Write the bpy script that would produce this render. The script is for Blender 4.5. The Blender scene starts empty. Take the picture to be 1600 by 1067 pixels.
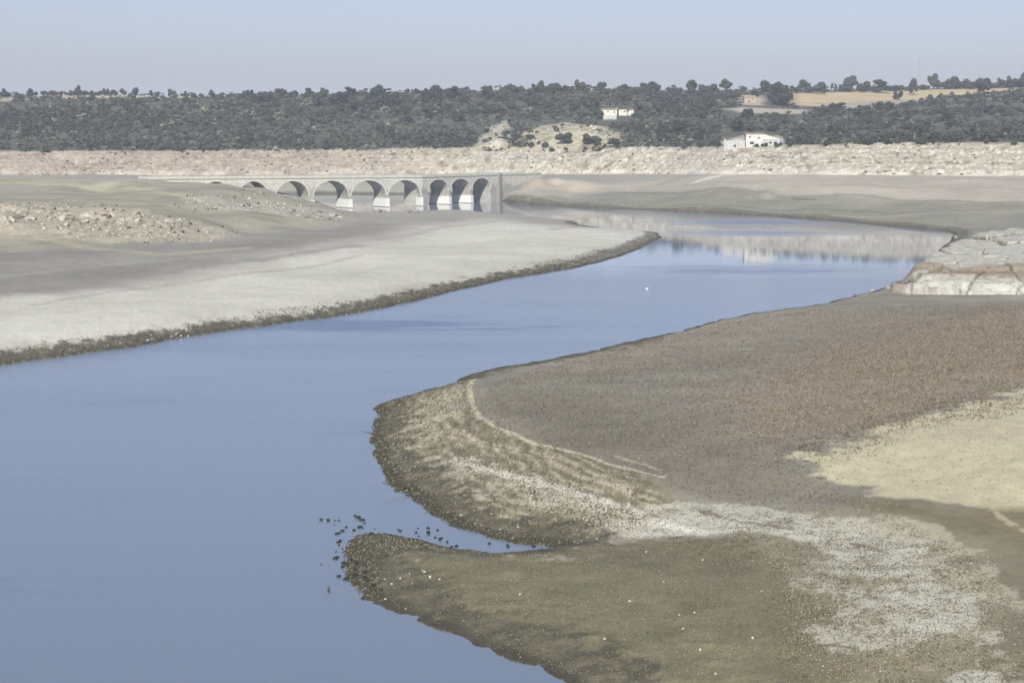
import bpy, math, random
import numpy as np
from mathutils import Vector, Matrix, noise as mnoise

# ------------------------------------------------------------------ camera, world, sun
scene = bpy.context.scene
COL = scene.collection
H = 32.0                      # eye height above the water
F = 2986.0                    # focal length in photo pixels (1600 wide)
YH = 180.0                    # photo row of the eye level
TH = math.atan((533.5 - YH) / F)
cam_d = bpy.data.cameras.new("camera")
cam_d.sensor_width = 36.0
cam_d.lens = 36.0 * F / 1600.0
cam_d.clip_start = 0.5
cam_d.clip_end = 30000.0
cam = bpy.data.objects.new("camera", cam_d)
cam.location = (0, 0, H)
cam.rotation_euler = (math.pi / 2 - TH, 0, 0)
COL.objects.link(cam)
scene.camera = cam

SUN_EL = math.radians(33)
SUN_AZ = math.radians(-171)   # compass-like angle from +Y, clockwise: behind the camera, to the left
sdir = Vector((math.sin(SUN_AZ) * math.cos(SUN_EL), math.cos(SUN_AZ) * math.cos(SUN_EL), math.sin(SUN_EL)))
sun_d = bpy.data.lights.new("sun", 'SUN')
sun_d.energy = 4.5
sun_d.angle = math.radians(0.6)
sun_d.color = (1.0, 0.975, 0.87)
sun = bpy.data.objects.new("sun", sun_d)
sun.rotation_euler = (-sdir).to_track_quat('-Z', 'Y').to_euler()
COL.objects.link(sun)

world = bpy.data.worlds.new("World")
scene.world = world
world.use_nodes = True
wn = world.node_tree
wn.nodes.clear()
wo = wn.nodes.new('ShaderNodeOutputWorld')
bg = wn.nodes.new('ShaderNodeBackground')
sky = wn.nodes.new('ShaderNodeTexSky')
sky.sky_type = 'NISHITA'
sky.sun_disc = False
sky.sun_elevation = SUN_EL
sky.sun_rotation = SUN_AZ
sky.altitude = 700
sky.air_density = 1.0
sky.dust_density = 1.9
sky.ozone_density = 2.5
tint = wn.nodes.new('ShaderNodeMix')
tint.data_type = 'RGBA'; tint.blend_type = 'MULTIPLY'
tint.inputs[0].default_value = 1.0
tint.inputs[7].default_value = (0.735, 0.73, 0.895, 1)
hs = wn.nodes.new('ShaderNodeHueSaturation')
hs.inputs['Saturation'].default_value = 0.64
bg.inputs['Strength'].default_value = 0.10
wn.links.new(sky.outputs[0], hs.inputs['Color'])
wn.links.new(hs.outputs[0], tint.inputs[6])
wn.links.new(tint.outputs[2], bg.inputs[0])
wn.links.new(bg.outputs[0], wo.inputs[0])

scene.view_settings.view_transform = 'Standard'
scene.view_settings.look = 'None'
scene.view_settings.exposure = 0.34
scene.view_settings.gamma = 1.0
scene.cycles.max_bounces = 6
scene.cycles.volume_bounces = 1

rng = np.random.default_rng(7)
random.seed(7)

# ------------------------------------------------------------------ geometry of the view
CT, ST = math.cos(TH), math.sin(TH)
def ray(px, py):
    cx = (px - 800.0) / F; cy = -(py - 533.5) / F
    return np.array([cx, CT + cy * ST, -ST + cy * CT])
def P(px, py, z=0.0):
    d = ray(px, py); t = (z - H) / d[2]
    return (d[0] * t, d[1] * t)
def PR(px, r):                                   # ground point at a distance along a bearing
    d = ray(px, 300.0); n = math.hypot(d[0], d[1])
    return (d[0] / n * r, d[1] / n * r)
def zat(px, py, r):                              # height seen at px,py at distance r
    d = ray(px, py); return H + d[2] / math.hypot(d[0], d[1]) * r

def srgb(r, g, b, k=1.0):
    o = []
    for c in (r, g, b):
        c = c / 255.0
        o.append((c / 12.92 if c <= 0.04045 else ((c + 0.055) / 1.055) ** 2.4) * k)
    return np.array(o)
def A(r, g, b):                                  # albedo from the colour a sunlit surface shows
    return srgb(r, g, b, 0.80)

# ------------------------------------------------------------------ noise
def _hash(ix, iy, seed):
    h = (ix.astype(np.int64) * 374761393 + iy.astype(np.int64) * 668265263 + seed * 1442695041) & 0xFFFFFFFF
    h = ((h ^ (h >> 13)) * 1274126177) & 0xFFFFFFFF
    h = ((h ^ (h >> 16)) * 2246822519) & 0xFFFFFFFF
    return ((h ^ (h >> 13)) & 0xFFFFFF) / float(0xFFFFFF)
def vn(x, y, seed=0):
    ix = np.floor(x); iy = np.floor(y); fx = x - ix; fy = y - iy
    fx = fx * fx * (3 - 2 * fx); fy = fy * fy * (3 - 2 * fy)
    a = _hash(ix, iy, seed); b = _hash(ix + 1, iy, seed); c = _hash(ix, iy + 1, seed); d = _hash(ix + 1, iy + 1, seed)
    return (a + (b - a) * fx) * (1 - fy) + (c + (d - c) * fx) * fy
def fbm(x, y, scale, octv=4, seed=0, gain=0.5):  # -1..1
    s = 0; amp = 1; tot = 0; f = 1.0 / scale
    for o in range(octv):
        s = s + amp * (vn(x * f + 17.3 * o, y * f - 9.1 * o, seed + o) * 2 - 1)
        tot += amp; amp *= gain; f *= 2.03
    return s / tot
def sstep(a, b, x):
    t = np.clip((x - a) / (b - a), 0, 1); return t * t * (3 - 2 * t)
def sdf(X, Y, poly):                             # positive inside
    best = np.full(X.shape, 1e18); ins = np.zeros(X.shape, bool)
    n = len(poly)
    for i in range(n):
        x0, y0 = poly[i]; x1, y1 = poly[(i + 1) % n]
        ex, ey = x1 - x0, y1 - y0; L = ex * ex + ey * ey + 1e-12
        t = np.clip(((X - x0) * ex + (Y - y0) * ey) / L, 0, 1)
        dx = X - x0 - t * ex; dy = Y - y0 - t * ey
        np.minimum(best, dx * dx + dy * dy, out=best)
        if y0 != y1:
            c = ((y0 > Y) != (y1 > Y)) & (X < (x1 - x0) * (Y - y0) / (y1 - y0) + x0)
            ins ^= c
    d = np.sqrt(best)
    return np.where(ins, d, -d)
def pdist(X, Y, pl):
    best = np.full(X.shape, 1e18)
    for i in range(len(pl) - 1):
        x0, y0 = pl[i]; x1, y1 = pl[i + 1]
        ex, ey = x1 - x0, y1 - y0; L = ex * ex + ey * ey + 1e-12
        t = np.clip(((X - x0) * ex + (Y - y0) * ey) / L, 0, 1)
        dx = X - x0 - t * ex; dy = Y - y0 - t * ey
        np.minimum(best, dx * dx + dy * dy, out=best)
    return np.sqrt(best)

# ------------------------------------------------------------------ the water's outline
W_PX = [(-700, 700), (-300, 620), (0, 570), (100, 556), (215, 541), (300, 525), (380, 513), (470, 501), (530, 494), (590, 483), (650, 470),
        (720, 453), (790, 437), (850, 427), (900, 418), (950, 406), (985, 395), (1015, 383), (1033, 371), (1026, 365), (985, 361),
        (950, 358), (905, 351), (908, 346), (860, 343), (800, 338), (750, 334), (700, 333), (640, 334), (560, 336), (545, 337),
        (522, 330), (508, 323), (482, 316), (462, 309), (452, 305), (500, 303), (600, 304), (700, 304), (745, 306),
        (775, 314), (800, 318), (850, 321), (920, 325), (1000, 328), (1100, 332), (1200, 338), (1300, 345), (1400, 354), (1478, 362),
        (1492, 367), (1484, 377), (1470, 386), (1463, 398), (1450, 405), (1436, 412), (1432, 424), (1410, 440), (1375, 452), (1330, 464),
        (1250, 480), (1180, 489), (1120, 501), (1050, 520), (980, 535), (900, 552), (830, 566), (765, 577), (720, 592), (690, 606),
        (640, 620), (600, 632), (590, 640), (600, 648), (586, 660), (583, 680), (594, 700), (590, 712), (606, 735), (618, 760), (645, 778),
        (672, 800), (715, 822), (765, 838), (815, 850), (868, 855), (835, 861), (790, 861), (720, 858), (680, 850), (640, 838), (600, 833),
        (562, 836), (545, 848), (535, 868), (538, 888), (552, 908), (562, 925), (556, 936), (580, 943), (620, 957), (650, 970),
        (720, 998), (800, 1032), (880, 1065), (960, 1105), (1060, 1165)]
W_POLY = [P(x, y, 0) for x, y in W_PX] + [(50, 60), (60, 20), (40, -300), (-500, -300), (-500, 120)]

# height of the land (px, py, z, bank width L)
CP = [(0, 545, 1.7, 5), (0, 480, 2.3, 8), (0, 430, 3.0, 8), (0, 400, 3.5, 8), (0, 370, 4, 8), (0, 345, 6.5, 8), (0, 322, 8, 8), (0, 300, 7.7, 8), (0, 280, 8, 8),
      (-300, 540, 3, 6), (-300, 430, 4, 8), (-300, 330, 8.5, 8), (-300, 280, 9, 8),
      (150, 326, 7.8, 8), (150, 350, 5, 8), (150, 390, 3.5, 8), (150, 450, 2.5, 8), (150, 520, 1.9, 5), (250, 335, 6.8, 8), (250, 362, 4.5, 8), (300, 380, 3, 8),
      (300, 302, 8.6, 8), (150, 300, 8, 8), (150, 280, 8.4, 8), (270, 284.5, 10.0, 5), (235, 281, 11.0, 5), (228, 279.3, 11.4, 5), (200, 279.3, 11.3, 5), (150, 279.5, 10.6, 5), (100, 281, 9.6, 5), (302, 286, 10.0, 5), (235, 288, 10.0, 5), (334, 288, 9.4, 5), (397, 294, 7.8, 5), (457, 304, 5.4, 5), (490, 312, 3.4, 5),
      (350, 332, 5.2, 8), (420, 322, 4.6, 8), (480, 330, 3.0, 6), (400, 362, 2.4, 8), (510, 360, 1.5, 8), (500, 420, 1.6, 8),
      (400, 490, 1.7, 4), (620, 455, 1.6, 4), (780, 425, 1.5, 4), (920, 400, 1.3, 4), (1000, 375, 1.1, 4),
      (700, 380, 1.3, 8), (900, 370, 1.1, 8), (700, 343, .5, 8), (880, 350, .5, 6), (560, 345, 1, 8), (300, 450, 2.1, 8),
      (600, 340, .7, 6), (650, 300, 1.0, 12), (550, 300, 1.2, 12), (480, 300, 2.0, 12),
      (785, 306, 1.9, 4), (800, 296, 4.2, 3), (820, 286, 6.3, 3), (838, 277.5, 8.4, 3), (870, 278, 8.2, 4), (900, 280, 7.6, 6), (870, 290, 5.6, 6), (900, 302, 3.3, 8), (900, 312, 1.6, 8), (1000, 322, 1.0, 7), (1000, 300, 4, 12), (1000, 285, 6, 12),
      (1200, 330, 1.4, 6), (1200, 315, 3, 12), (1200, 300, 6, 12), (1200, 285, 8.5, 12), (1350, 340, 1.4, 6), (1350, 325, 3.2, 10), (1350, 300, 6.5, 10), (1500, 350, 1.7, 6), (1500, 330, 3.4, 8), (1500, 300, 6.5, 8),
      (1500, 285, 9, 8), (1700, 350, 3.5, 8), (1700, 300, 7.5, 8), (1560, 372, 2.6, 6), (1470, 400, 1.6, 3),
      (900, 556, 1.0, 14), (740, 600, 2.1, 5), (800, 660, 2.8, 6), (900, 705, 2.9, 6), (980, 740, 2.8, 6), (900, 620, 3.0, 14), (700, 640, 2.0, 4), (640, 650, 1.4, 3.5),
      (640, 700, 1.4, 3.5), (720, 780, 1.3, 3.5), (800, 810, 1.2, 3.5), (880, 820, 1.4, 3.5), (950, 800, 1.8, 4),
      (1100, 530, 1.6, 25), (1100, 600, 3.2, 25), (1300, 485, 1.6, 25), (1450, 478, 1.7, 25), (1300, 600, 4, 20), (1600, 490, 3, 20), (1500, 600, 4.6, 20), (1600, 700, 4.4, 12), (1400, 780, 3.6, 12),
      (1800, 600, 6, 12), (1800, 900, 4, 12), (1600, 900, 2.8, 8), (1100, 850, 1.5, 7), (850, 900, 1.4, 8), (800, 980, 1.3, 6), (640, 900, .8, 5), (580, 870, .5, 3), (1000, 1000, 1.7, 7), (1400, 1000, 2.4, 8),
      (1600, 1067, 3.2, 8), (1000, 845, 1.4, 7), (1200, 805, 2.3, 8), (1300, 850, 2.0, 8), (1000, 1100, 1.4, 5), (1500, 1300, 3, 6),
      (1250, 700, 4, 15), (1100, 700, 3.6, 15)]
cp = np.array([list(P(a, b, z)) + [z, L] for a, b, z, L in CP])

def ring_par(px):                                # distance of the pale band's foot, and its screen rows
    D = np.interp(px, [-500, 300, 700, 900, 1020, 1130, 1300, 2100], [860, 850, 835, 800, 770, 715, 700, 690])
    yb = np.interp(px, [-500, 0, 300, 1600, 2100], [268, 271, 273, 272, 270])
    yt = np.interp(px, [-500, 0, 400, 800, 1000, 1200, 1350, 1600, 2100], [234, 235, 235, 231, 231, 229, 224, 221, 218])
    wd = np.interp(px, [-500, 800, 1100, 2100], [30, 30, 36, 40])
    return D, yb, yt, wd
def sky_row(px):
    return np.interp(px, [-500, 0, 100, 200, 300, 400, 500, 600, 700, 800, 900, 1000, 1100, 1200, 1300, 1400, 1500, 1600, 2100],
                     [152, 151, 150.5, 150.5, 151, 151, 149, 145, 143, 142, 141, 141, 141, 141, 142, 141, 138.5, 136, 132])
def sky_r(px):
    return np.interp(px, [-500, 0, 300, 700, 1200, 1400, 2100], [1250, 1250, 1200, 1150, 1300, 1400, 1400])

def land_height(X, Y):
    R = np.hypot(X, Y); az = np.arctan2(X, Y)
    px = 800 + np.tan(az) * F * 1.007
    s = -sdf(X, Y, W_POLY)
    near = sstep(420, 260, R)
    s = s + fbm(X, Y, 6.5, 5, 3, .62) * (0.6 + 0.5 * near) + fbm(X, Y, 18, 2, 5) * 1.2 * sstep(0, 8, R / 60 - 2)
    u = az * 3.0; v = np.log(R) * 1.5
    cr = np.hypot(cp[:, 0], cp[:, 1]); cu = np.arctan2(cp[:, 0], cp[:, 1]) * 3.0; cv = np.log(cr) * 1.5
    num = np.zeros_like(X); den = np.zeros_like(X); numL = np.zeros_like(X)
    for i in range(len(cp)):
        d2 = (u - cu[i]) ** 2 + (v - cv[i]) ** 2 + 2e-5
        w = 1.0 / (d2 * np.sqrt(d2))
        num += w * cp[i, 2]; numL += w * cp[i, 3]; den += w
    cap = num / den; L = numL / den
    D, yb, yt, wd = ring_par(px)
    D = D + fbm(X, Y, 60, 3, 11) * 9
    def zpx(row, r):
        ang = TH + np.arctan((row - 533.5) / F)
        return H - np.tan(ang) * r
    zb = zpx(yb, D)
    cap = cap + (zb - cap) * sstep(D - 70, D, R)
    zl = cap * (1 - np.exp(-np.maximum(s, 0) / L))
    zl = zl + fbm(X, Y, 9, 4, 21) * 0.22 * sstep(0, 12, s) + fbm(X, Y, 40, 3, 25) * 0.35 * sstep(5, 40, s)
    zl = zl + near * sstep(9, 4, np.abs(s - 5)) * fbm(X, Y, 1.6, 4, 27, .6) * 0.16
    zl = zl + near * sstep(16, 10, s) * sstep(1, 3, s) * sstep(-10, 30, X) * np.sin(zl * 2 * np.pi / .42 + fbm(X, Y, 4, 3, 28) * 1.5) * .09
    # rocky knoll on the left flat
    kn = sstep(16, -4, -sdf(X, Y, KNOLL)) * 1.0
    zl = zl + kn * (np.abs(fbm(X, Y, 14, 5, 31, .6)) * 2.6 - 0.3)
    zw = np.maximum(s * 0.12, -2.2)
    z = np.where(s > 0, zl, zw)
    # pale bank
    rt = D + wd
    zt = zpx(yt, rt) + fbm(X, Y, 28, 4, 13) * 1.9
    t = np.clip((R - D) / (rt - D), 0, 1)
    tt = t ** 0.8
    zr = zb + (zt - zb) * tt
    mid = np.sin(np.pi * np.clip(t, 0, 1))
    zr = zr + mid * (fbm(X, Y, 10, 4, 41) * 1.3 + np.sin(zr * 2 * np.pi / 1.7) * 0.16)
    m = sstep(D - 1, D + 1, R)
    z = z + (zr - z) * m
    # hill behind
    rs = sky_r(px); ys = sky_row(px)
    th = np.clip((R - rt) / (rs - rt), 0, 1)
    e = th ** 0.85
    row = yt + (ys - yt) * e
    zh = zpx(row, np.minimum(R, rs))
    zh = zh + fbm(X, Y, 150, 4, 51) * 3.2 * sstep(0, 0.15, th) * sstep(1, 0.8, th)
    zh = zh - np.maximum(R - rs, 0) * 0.012
    # bare rock domes just above the pale bank
    for (dp, dr, sx, sy, hh) in ((893, 862, 15, 16, 5.0), (778, 862, 6, 9, 3.0)):
        c = PR(dp, dr)
        g = np.exp(-((X - c[0]) / sx) ** 2 - ((Y - c[1]) / sy) ** 2)
        zh = zh + g * (hh + fbm(X, Y, 6, 3, 61) * 1.6)
    z = z + (zh - z) * sstep(rt - 0.5, rt + 0.5, R)
    z = np.where(R > 2500, np.minimum(z, 35), z)
    return z, s, D, rt

KNOLL = [P(-80, 325, 7), P(60, 316, 8), P(180, 322, 7.6), P(280, 345, 6), P(370, 368, 3.5), P(230, 382, 3.4), P(120, 372, 4), P(-80, 350, 5)]

azs = np.radians(np.concatenate([np.arange(-23, -16, .12), np.arange(-16, 16, .031), np.arange(16, 23.01, .12)]))
rl = [70.0]
while rl[-1] < 5200:
    r = rl[-1]
    if r < 1000: dr = min(r * r * 1.9 / (F * H), 1.5)
    elif r < 1500: dr = 2.6
    else: dr = r * 0.03
    rl.append(r + max(dr, 0.16))
rr = np.array(rl)
NA, NR = len(azs), len(rr)
AZ, RR = np.meshgrid(azs, rr)
GX = RR * np.sin(AZ); GY = RR * np.cos(AZ)
GZ, GS, GD, GRT = land_height(GX, GY)
print("grid", NA, NR, NA * NR)

def grid_at(arr, x, y):
    r = np.hypot(x, y); a = np.arctan2(x, y)
    i = np.interp(r, rr, np.arange(NR)); j = np.interp(a, azs, np.arange(NA))
    i0 = np.minimum(i.astype(int), NR - 2); j0 = np.minimum(j.astype(int), NA - 2)
    fi = i - i0; fj = j - j0
    return (arr[i0, j0] * (1 - fi) * (1 - fj) + arr[i0 + 1, j0] * fi * (1 - fj) + arr[i0, j0 + 1] * (1 - fi) * fj + arr[i0 + 1, j0 + 1] * fi * fj)
def ground(x, y):
    return float(grid_at(GZ, np.array([x]), np.array([y]))[0])
RS = np.concatenate([np.arange(72, 1000, 0.5), np.arange(1000, 2200, 1.0)])
def hit(px, py):                                 # where the sight line through px,py meets the land
    d = ray(px, py); n = math.hypot(d[0], d[1])
    xs = d[0] / n * RS; ys = d[1] / n * RS; zr = H + d[2] / n * RS
    g = np.maximum(grid_at(GZ, xs, ys), 0.0)
    k = np.nonzero(zr <= g)[0]
    if len(k) == 0:
        r = float(sky_r(px)); return (d[0] / n * r, d[1] / n * r, ground(d[0] / n * r, d[1] / n * r), r)
    k = k[0]
    return (xs[k], ys[k], g[k], RS[k])
def hp(pts): return [hit(a, b)[:2] for a, b in pts]

# ------------------------------------------------------------------ ground colours (zones traced on the land)
Xf, Yf = GX, GY
C = np.zeros(GX.shape + (3,))
C[:] = A(165, 160, 150)
def paint(mask, col, col2=None, mixn=None):
    global C
    c = np.array(col)
    if col2 is not None:
        c = c + (np.array(col2) - c) * mixn[..., None]
    C = C + (c - C) * mask[..., None]
def sub(pts, pad):
    """rows and columns of the grid near a traced outline, for speed"""
    p = np.array(pts); r = np.hypot(p[:, 0], p[:, 1]); a_ = np.arctan2(p[:, 0], p[:, 1])
    i0 = max(0, np.searchsorted(rr, max(r.min() * .9 - pad, 70)) - 2); i1 = min(NR, np.searchsorted(rr, r.max() + pad) + 2)
    pa = pad / max(r.min(), 90)
    j0 = max(0, np.searchsorted(azs, a_.min() - pa) - 2); j1 = min(NA, np.searchsorted(azs, a_.max() + pa) + 2)
    return slice(i0, i1), slice(j0, j1)
def put(sl, mask, col, col2=None, mixn=None):
    c = np.array(col)
    if col2 is not None: c = c + (np.array(col2) - c) * mixn[..., None]
    C[sl] = C[sl] + (c - C[sl]) * mask[..., None]
def zone(pts, col, soft=3.0, wob=3.0, wsc=10.0, op=1.0, col2=None, csc=8.0, seed=0, world=False):
    poly = pts if world else hp(pts)
    sl = sub(poly, soft + wob + 2); X_, Y_ = Xf[sl], Yf[sl]
    d = sdf(X_, Y_, poly) + fbm(X_, Y_, wsc, 4, 100 + seed, 0.6) * wob
    m = sstep(-soft, soft, d) * op
    mx = None
    if col2 is not None:
        mx = np.clip(fbm(X_, Y_, csc, 4, 200 + seed, 0.65) * 1.3 + 0.5, 0, 1)
    put(sl, m, col, col2, mx)
n1 = fbm(GX, GY, 1.2, 3, 71, 0.7); n2 = fbm(GX, GY, 6, 4, 72, 0.6); n3 = fbm(GX, GY, 30, 4, 73)
nfine = fbm(GX, GY, 0.35, 2, 74, 0.7)
R_ = RR; px_ = 800 + np.tan(AZ) * F * 1.007
# left flat
zone([(-500, 300), (250, 284), (480, 310), (560, 345), (420, 372), (200, 395), (-500, 410)], A(150, 146, 128), 8, 8, 30, 1, A(176, 171, 152), 10, 1)
zone([(-500, 395), (100, 392), (400, 365), (560, 348), (640, 350), (520, 385), (300, 420), (120, 460), (-500, 470)], A(143, 140, 132), 10, 8, 40, .95, A(158, 154, 145), 25, 2)
zone([(-500, 470), (100, 462), (300, 425), (520, 390), (640, 355), (740, 342), (880, 352), (1000, 362), (1010, 380), (900, 412), (700, 452), (500, 492), (300, 520), (0, 560), (-500, 650)],
     A(214, 212, 200), 12, 12, 45, 1, A(203, 200, 187), 14, 3)
zone([(-300, 433), (150, 425), (330, 400), (330, 408), (150, 440), (-300, 450)], A(142, 138, 131), 5, 5, 40, .7, None, 0, 4)
zone([(-300, 330), (60, 318), (180, 326), (280, 345), (360, 366), (240, 382), (120, 372), (-300, 365)], A(168, 158, 140), 6, 7, 10, .9, A(190, 181, 163), 4, 5)
zone([(-300, 275), (60, 276), (200, 283), (240, 292), (60, 292), (-300, 290)], A(182, 179, 150), 6, 6, 30, .75, A(158, 154, 138), 14, 6)
zone([(280, 312), (420, 314), (500, 326), (530, 340), (480, 343), (380, 330)], A(200, 195, 180), 3, 4, 8, .9, A(168, 162, 146), 3, 7)
# far flats
zone([(760, 320), (1000, 300), (1200, 305), (1550, 318), (1900, 330), (1900, 372), (1490, 372), (1300, 350), (1000, 332)], A(138, 136, 122), 4, 6, 30, .95, A(150, 147, 134), 14, 8)
zone([(800, 312), (860, 280), (1090, 276), (1900, 274), (1900, 322), (1500, 316), (1200, 303), (1000, 298)], A(190, 182, 167), 5, 6, 40, .95, A(174, 167, 153), 22, 9)
zone([(775, 318), (838, 283), (1060, 276), (1010, 290), (900, 300)], A(190, 177, 160), 4, 4, 20, .8, None, 0, 10)
zone([(420, 305), (720, 305), (780, 300), (740, 283), (430, 283)], A(168, 166, 152), 5, 4, 20, .8, None, 0, 11)
# right foreground flat
zone([(1430, 440), (1330, 464), (1120, 501), (980, 535), (830, 566), (740, 585), (735, 620), (800, 680), (1000, 745), (1150, 790), (1350, 790), (1900, 820), (1900, 460), (1600, 470)],
     A(151, 147, 133), 3, 2, 8, 1, A(136, 131, 118), 5, 12)
zone([(1300, 480), (1120, 503), (980, 537), (830, 568), (800, 590), (950, 580), (1150, 540), (1400, 500)], A(160, 152, 138), 5, 4, 16, .75, A(148, 140, 128), 6, 13)
zone([(1150, 640), (1250, 560), (1400, 500), (1650, 480), (1900, 500), (1900, 600), (1600, 600), (1440, 645), (1250, 690), (1130, 700)], A(160, 147, 128), 10, 12, 20, .8, A(146, 133, 118), 2.5, 14)
zone([(760, 600), (1000, 640), (1180, 700), (1280, 750), (1350, 785), (1150, 785), (1000, 740), (820, 680)], A(124, 119, 104), 6, 5, 12, .75, A(138, 131, 115), 3, 15)
m_sand = zone([(1243, 716), (1300, 696), (1380, 672), (1450, 648), (1530, 626), (1620, 604), (1900, 560), (1900, 800), (1600, 800), (1480, 788), (1400, 782), (1330, 762), (1280, 742)],
              A(205, 198, 166), 0.7, 3.4, 3.0, 1, A(192, 183, 156), 1.2, 16)
zone([(1330, 784), (1480, 792), (1900, 800), (1900, 900), (1600, 880), (1450, 840), (1350, 800)], A(120, 113, 88), 2.0, 2.0, 5, .95, A(136, 127, 100), 1.5, 17)
# bank of the headland and the low southern lobe
zone([(735, 588), (740, 640), (800, 680), (1010, 745), (1100, 800), (1000, 830), (900, 850), (760, 838), (640, 780), (580, 690), (590, 636), (690, 604)],
     A(124, 118, 98), 1.0, 1.0, 4, 1, A(150, 142, 118), 1.0, 18)
zone([(540, 830), (700, 855), (870, 858), (1000, 842), (1180, 835), (1300, 880), (1330, 960), (1500, 1100), (1500, 1300), (960, 1300), (860, 1075), (560, 930)],
     A(117, 113, 90), 1.5, 1.5, 5, 1, A(131, 124, 100), 3, 19)
zone([(1290, 940), (1420, 1020), (1560, 1010), (1620, 1100), (1500, 1300), (1280, 1300), (1270, 1040)], A(126, 119, 94), 2, 2, 5, .8, None, 0, 20)
zone([(1300, 800), (1450, 835), (1900, 880), (1900, 1300), (1480, 1300), (1300, 1000), (1180, 860), (1180, 800)], A(140, 134, 110), 2.5, 2.5, 6, .9, A(160, 152, 128), 2.0, 23)
zone([(1560, 860), (1900, 860), (1900, 1300), (1590, 1300), (1570, 1000)], A(118, 113, 94), 1.5, 2, 5, .85, A(134, 128, 106), 1.5, 24)
# white crusts and dry weed, broken up finely
def crust(pts, op, thr, col=A(214, 211, 198), fs=0.5, soft=3.0, wob=3.0, seed=0, wsc=6.0, kn=2.4):
    poly = hp(pts); sl = sub(poly, soft + wob + 2); X_, Y_ = Xf[sl], Yf[sl]
    d = sdf(X_, Y_, poly) + fbm(X_, Y_, wsc, 3, 300 + seed) * wob
    m = sstep(-soft, soft, d)
    n = fbm(X_, Y_, fs, 3, 320 + seed, 0.75) * 0.55 + fbm(X_, Y_, wsc * .5, 3, 340 + seed) * 0.75
    k = sstep(-0.15, 0.15, n + (m * kn - kn + thr))
    put(sl, k * m * op, col, A(190, 186, 170), np.clip(nfine[sl] * .8 + .4, 0, 1))
crust([(985, 790), (1060, 775), (1200, 790), (1300, 800), (1480, 850), (1400, 900), (1300, 860), (1150, 832), (1000, 842), (900, 836)], .8, .45, fs=.6, soft=1.2, wob=1.0, seed=1)
crust([(1010, 808), (1150, 812), (1290, 836), (1370, 860), (1330, 880), (1240, 845), (1150, 834), (1010, 838)], .95, 1.1, fs=.6, soft=.8, wob=.7, seed=2)
crust([(1250, 835), (1420, 835), (1560, 870), (1580, 1000), (1480, 1010), (1400, 1030), (1240, 1035), (1250, 960), (1200, 880)], .75, .15, fs=.5, soft=2.4, wob=2.6, seed=3)
crust([(1270, 845), (1340, 850), (1470, 900), (1520, 980), (1430, 1000), (1340, 930), (1290, 880)], .9, .35, fs=.55, soft=1.8, wob=1.8, seed=4)
crust([(1470, 940), (1540, 920), (1570, 1000), (1560, 1067), (1560, 1150), (1480, 1150), (1490, 1000)], .8, .3, fs=.5, soft=1.2, wob=1.2, seed=5)
crust([(1300, 790), (1420, 800), (1560, 860), (1640, 980), (1500, 930), (1380, 860)], .75, .1, A(188, 180, 152), fs=.7, soft=2, wob=2, seed=6)
crust([(600, 700), (650, 640), (720, 600), (740, 640), (690, 690), (640, 730)], .85, .25, A(196, 186, 158), fs=.4, soft=.8, wob=.8, seed=7)
crust([(640, 700), (760, 720), (980, 790), (1040, 830), (960, 845), (850, 800), (700, 780)], .75, .05, A(196, 190, 172), fs=.4, soft=.8, wob=.8, seed=8)
crust([(540, 845), (640, 848), (820, 868), (980, 850), (900, 880), (620, 880)], .5, -.15, A(180, 172, 148), fs=.4, soft=.6, wob=.6, seed=9)
crust([(1478, 1064), (1505, 1048), (1565, 1050), (1590, 1085), (1490, 1090)], .95, 1.2, fs=.4, soft=.4, wob=.4, seed=11)
crust([(1330, 850), (1480, 872), (1620, 985), (1660, 1120), (1570, 1120), (1450, 985)], .8, .15, A(204, 199, 182), fs=.6, soft=3.5, wob=3.0, seed=12, kn=1.6)
def stroke(pts, w, col, op, brk=0.2, seed=0, wob=0.5):
    pl = hp(pts); sl = sub(pl, w + wob + 1); X_, Y_ = Xf[sl], Yf[sl]
    d = pdist(X_, Y_, pl) + fbm(X_, Y_, 2.5, 3, 400 + seed) * wob
    b = sstep(-brk - .2, -brk + .2, fbm(X_, Y_, 1.0, 3, 420 + seed) + .2)
    put(sl, sstep(w, w * .3, d) * op * b, col)
stroke([(742, 586), (733, 606), (737, 630), (748, 650), (775, 668), (820, 688), (880, 704), (940, 721), (1000, 738), (1035, 746)], .42, A(216, 207, 178), .95, .5, 1, .2)
stroke([(960, 712), (1000, 725), (1030, 735)], .3, A(200, 190, 165), .6, .1, 2, .3)
stroke([(680, 650), (700, 668), (750, 690), (830, 705), (900, 728), (960, 752), (990, 775)], .4, A(206, 196, 170), .85, .2, 3, .3)
stroke([(690, 680), (760, 700), (820, 712), (900, 742), (965, 765), (1000, 785)], .45, A(190, 178, 160), .9, .4, 4, .3)
stroke([(715, 724), (760, 734), (820, 750), (880, 764), (930, 778), (975, 795), (1020, 815), (1080, 828)], .6, A(226, 223, 212), 1.0, .4, 5, .5)
stroke([(660, 800), (760, 822), (840, 846), (900, 856)], .18, A(170, 160, 140), .7, .2, 6, .15)
stroke([(700, 715), (800, 738), (900, 762), (980, 790)], .25, A(110, 102, 82), .8, .1, 7, .4)
stroke([(1545, 780), (1550, 795), (1568, 812), (1640, 850)], .5, A(190, 180, 148), .8, .1, 8, .4)
stroke([(1000, 806), (1100, 800), (1160, 818), (1240, 828), (1330, 850), (1400, 870)], .3, A(120, 112, 96), .8, -.05, 9, .8)
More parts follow.
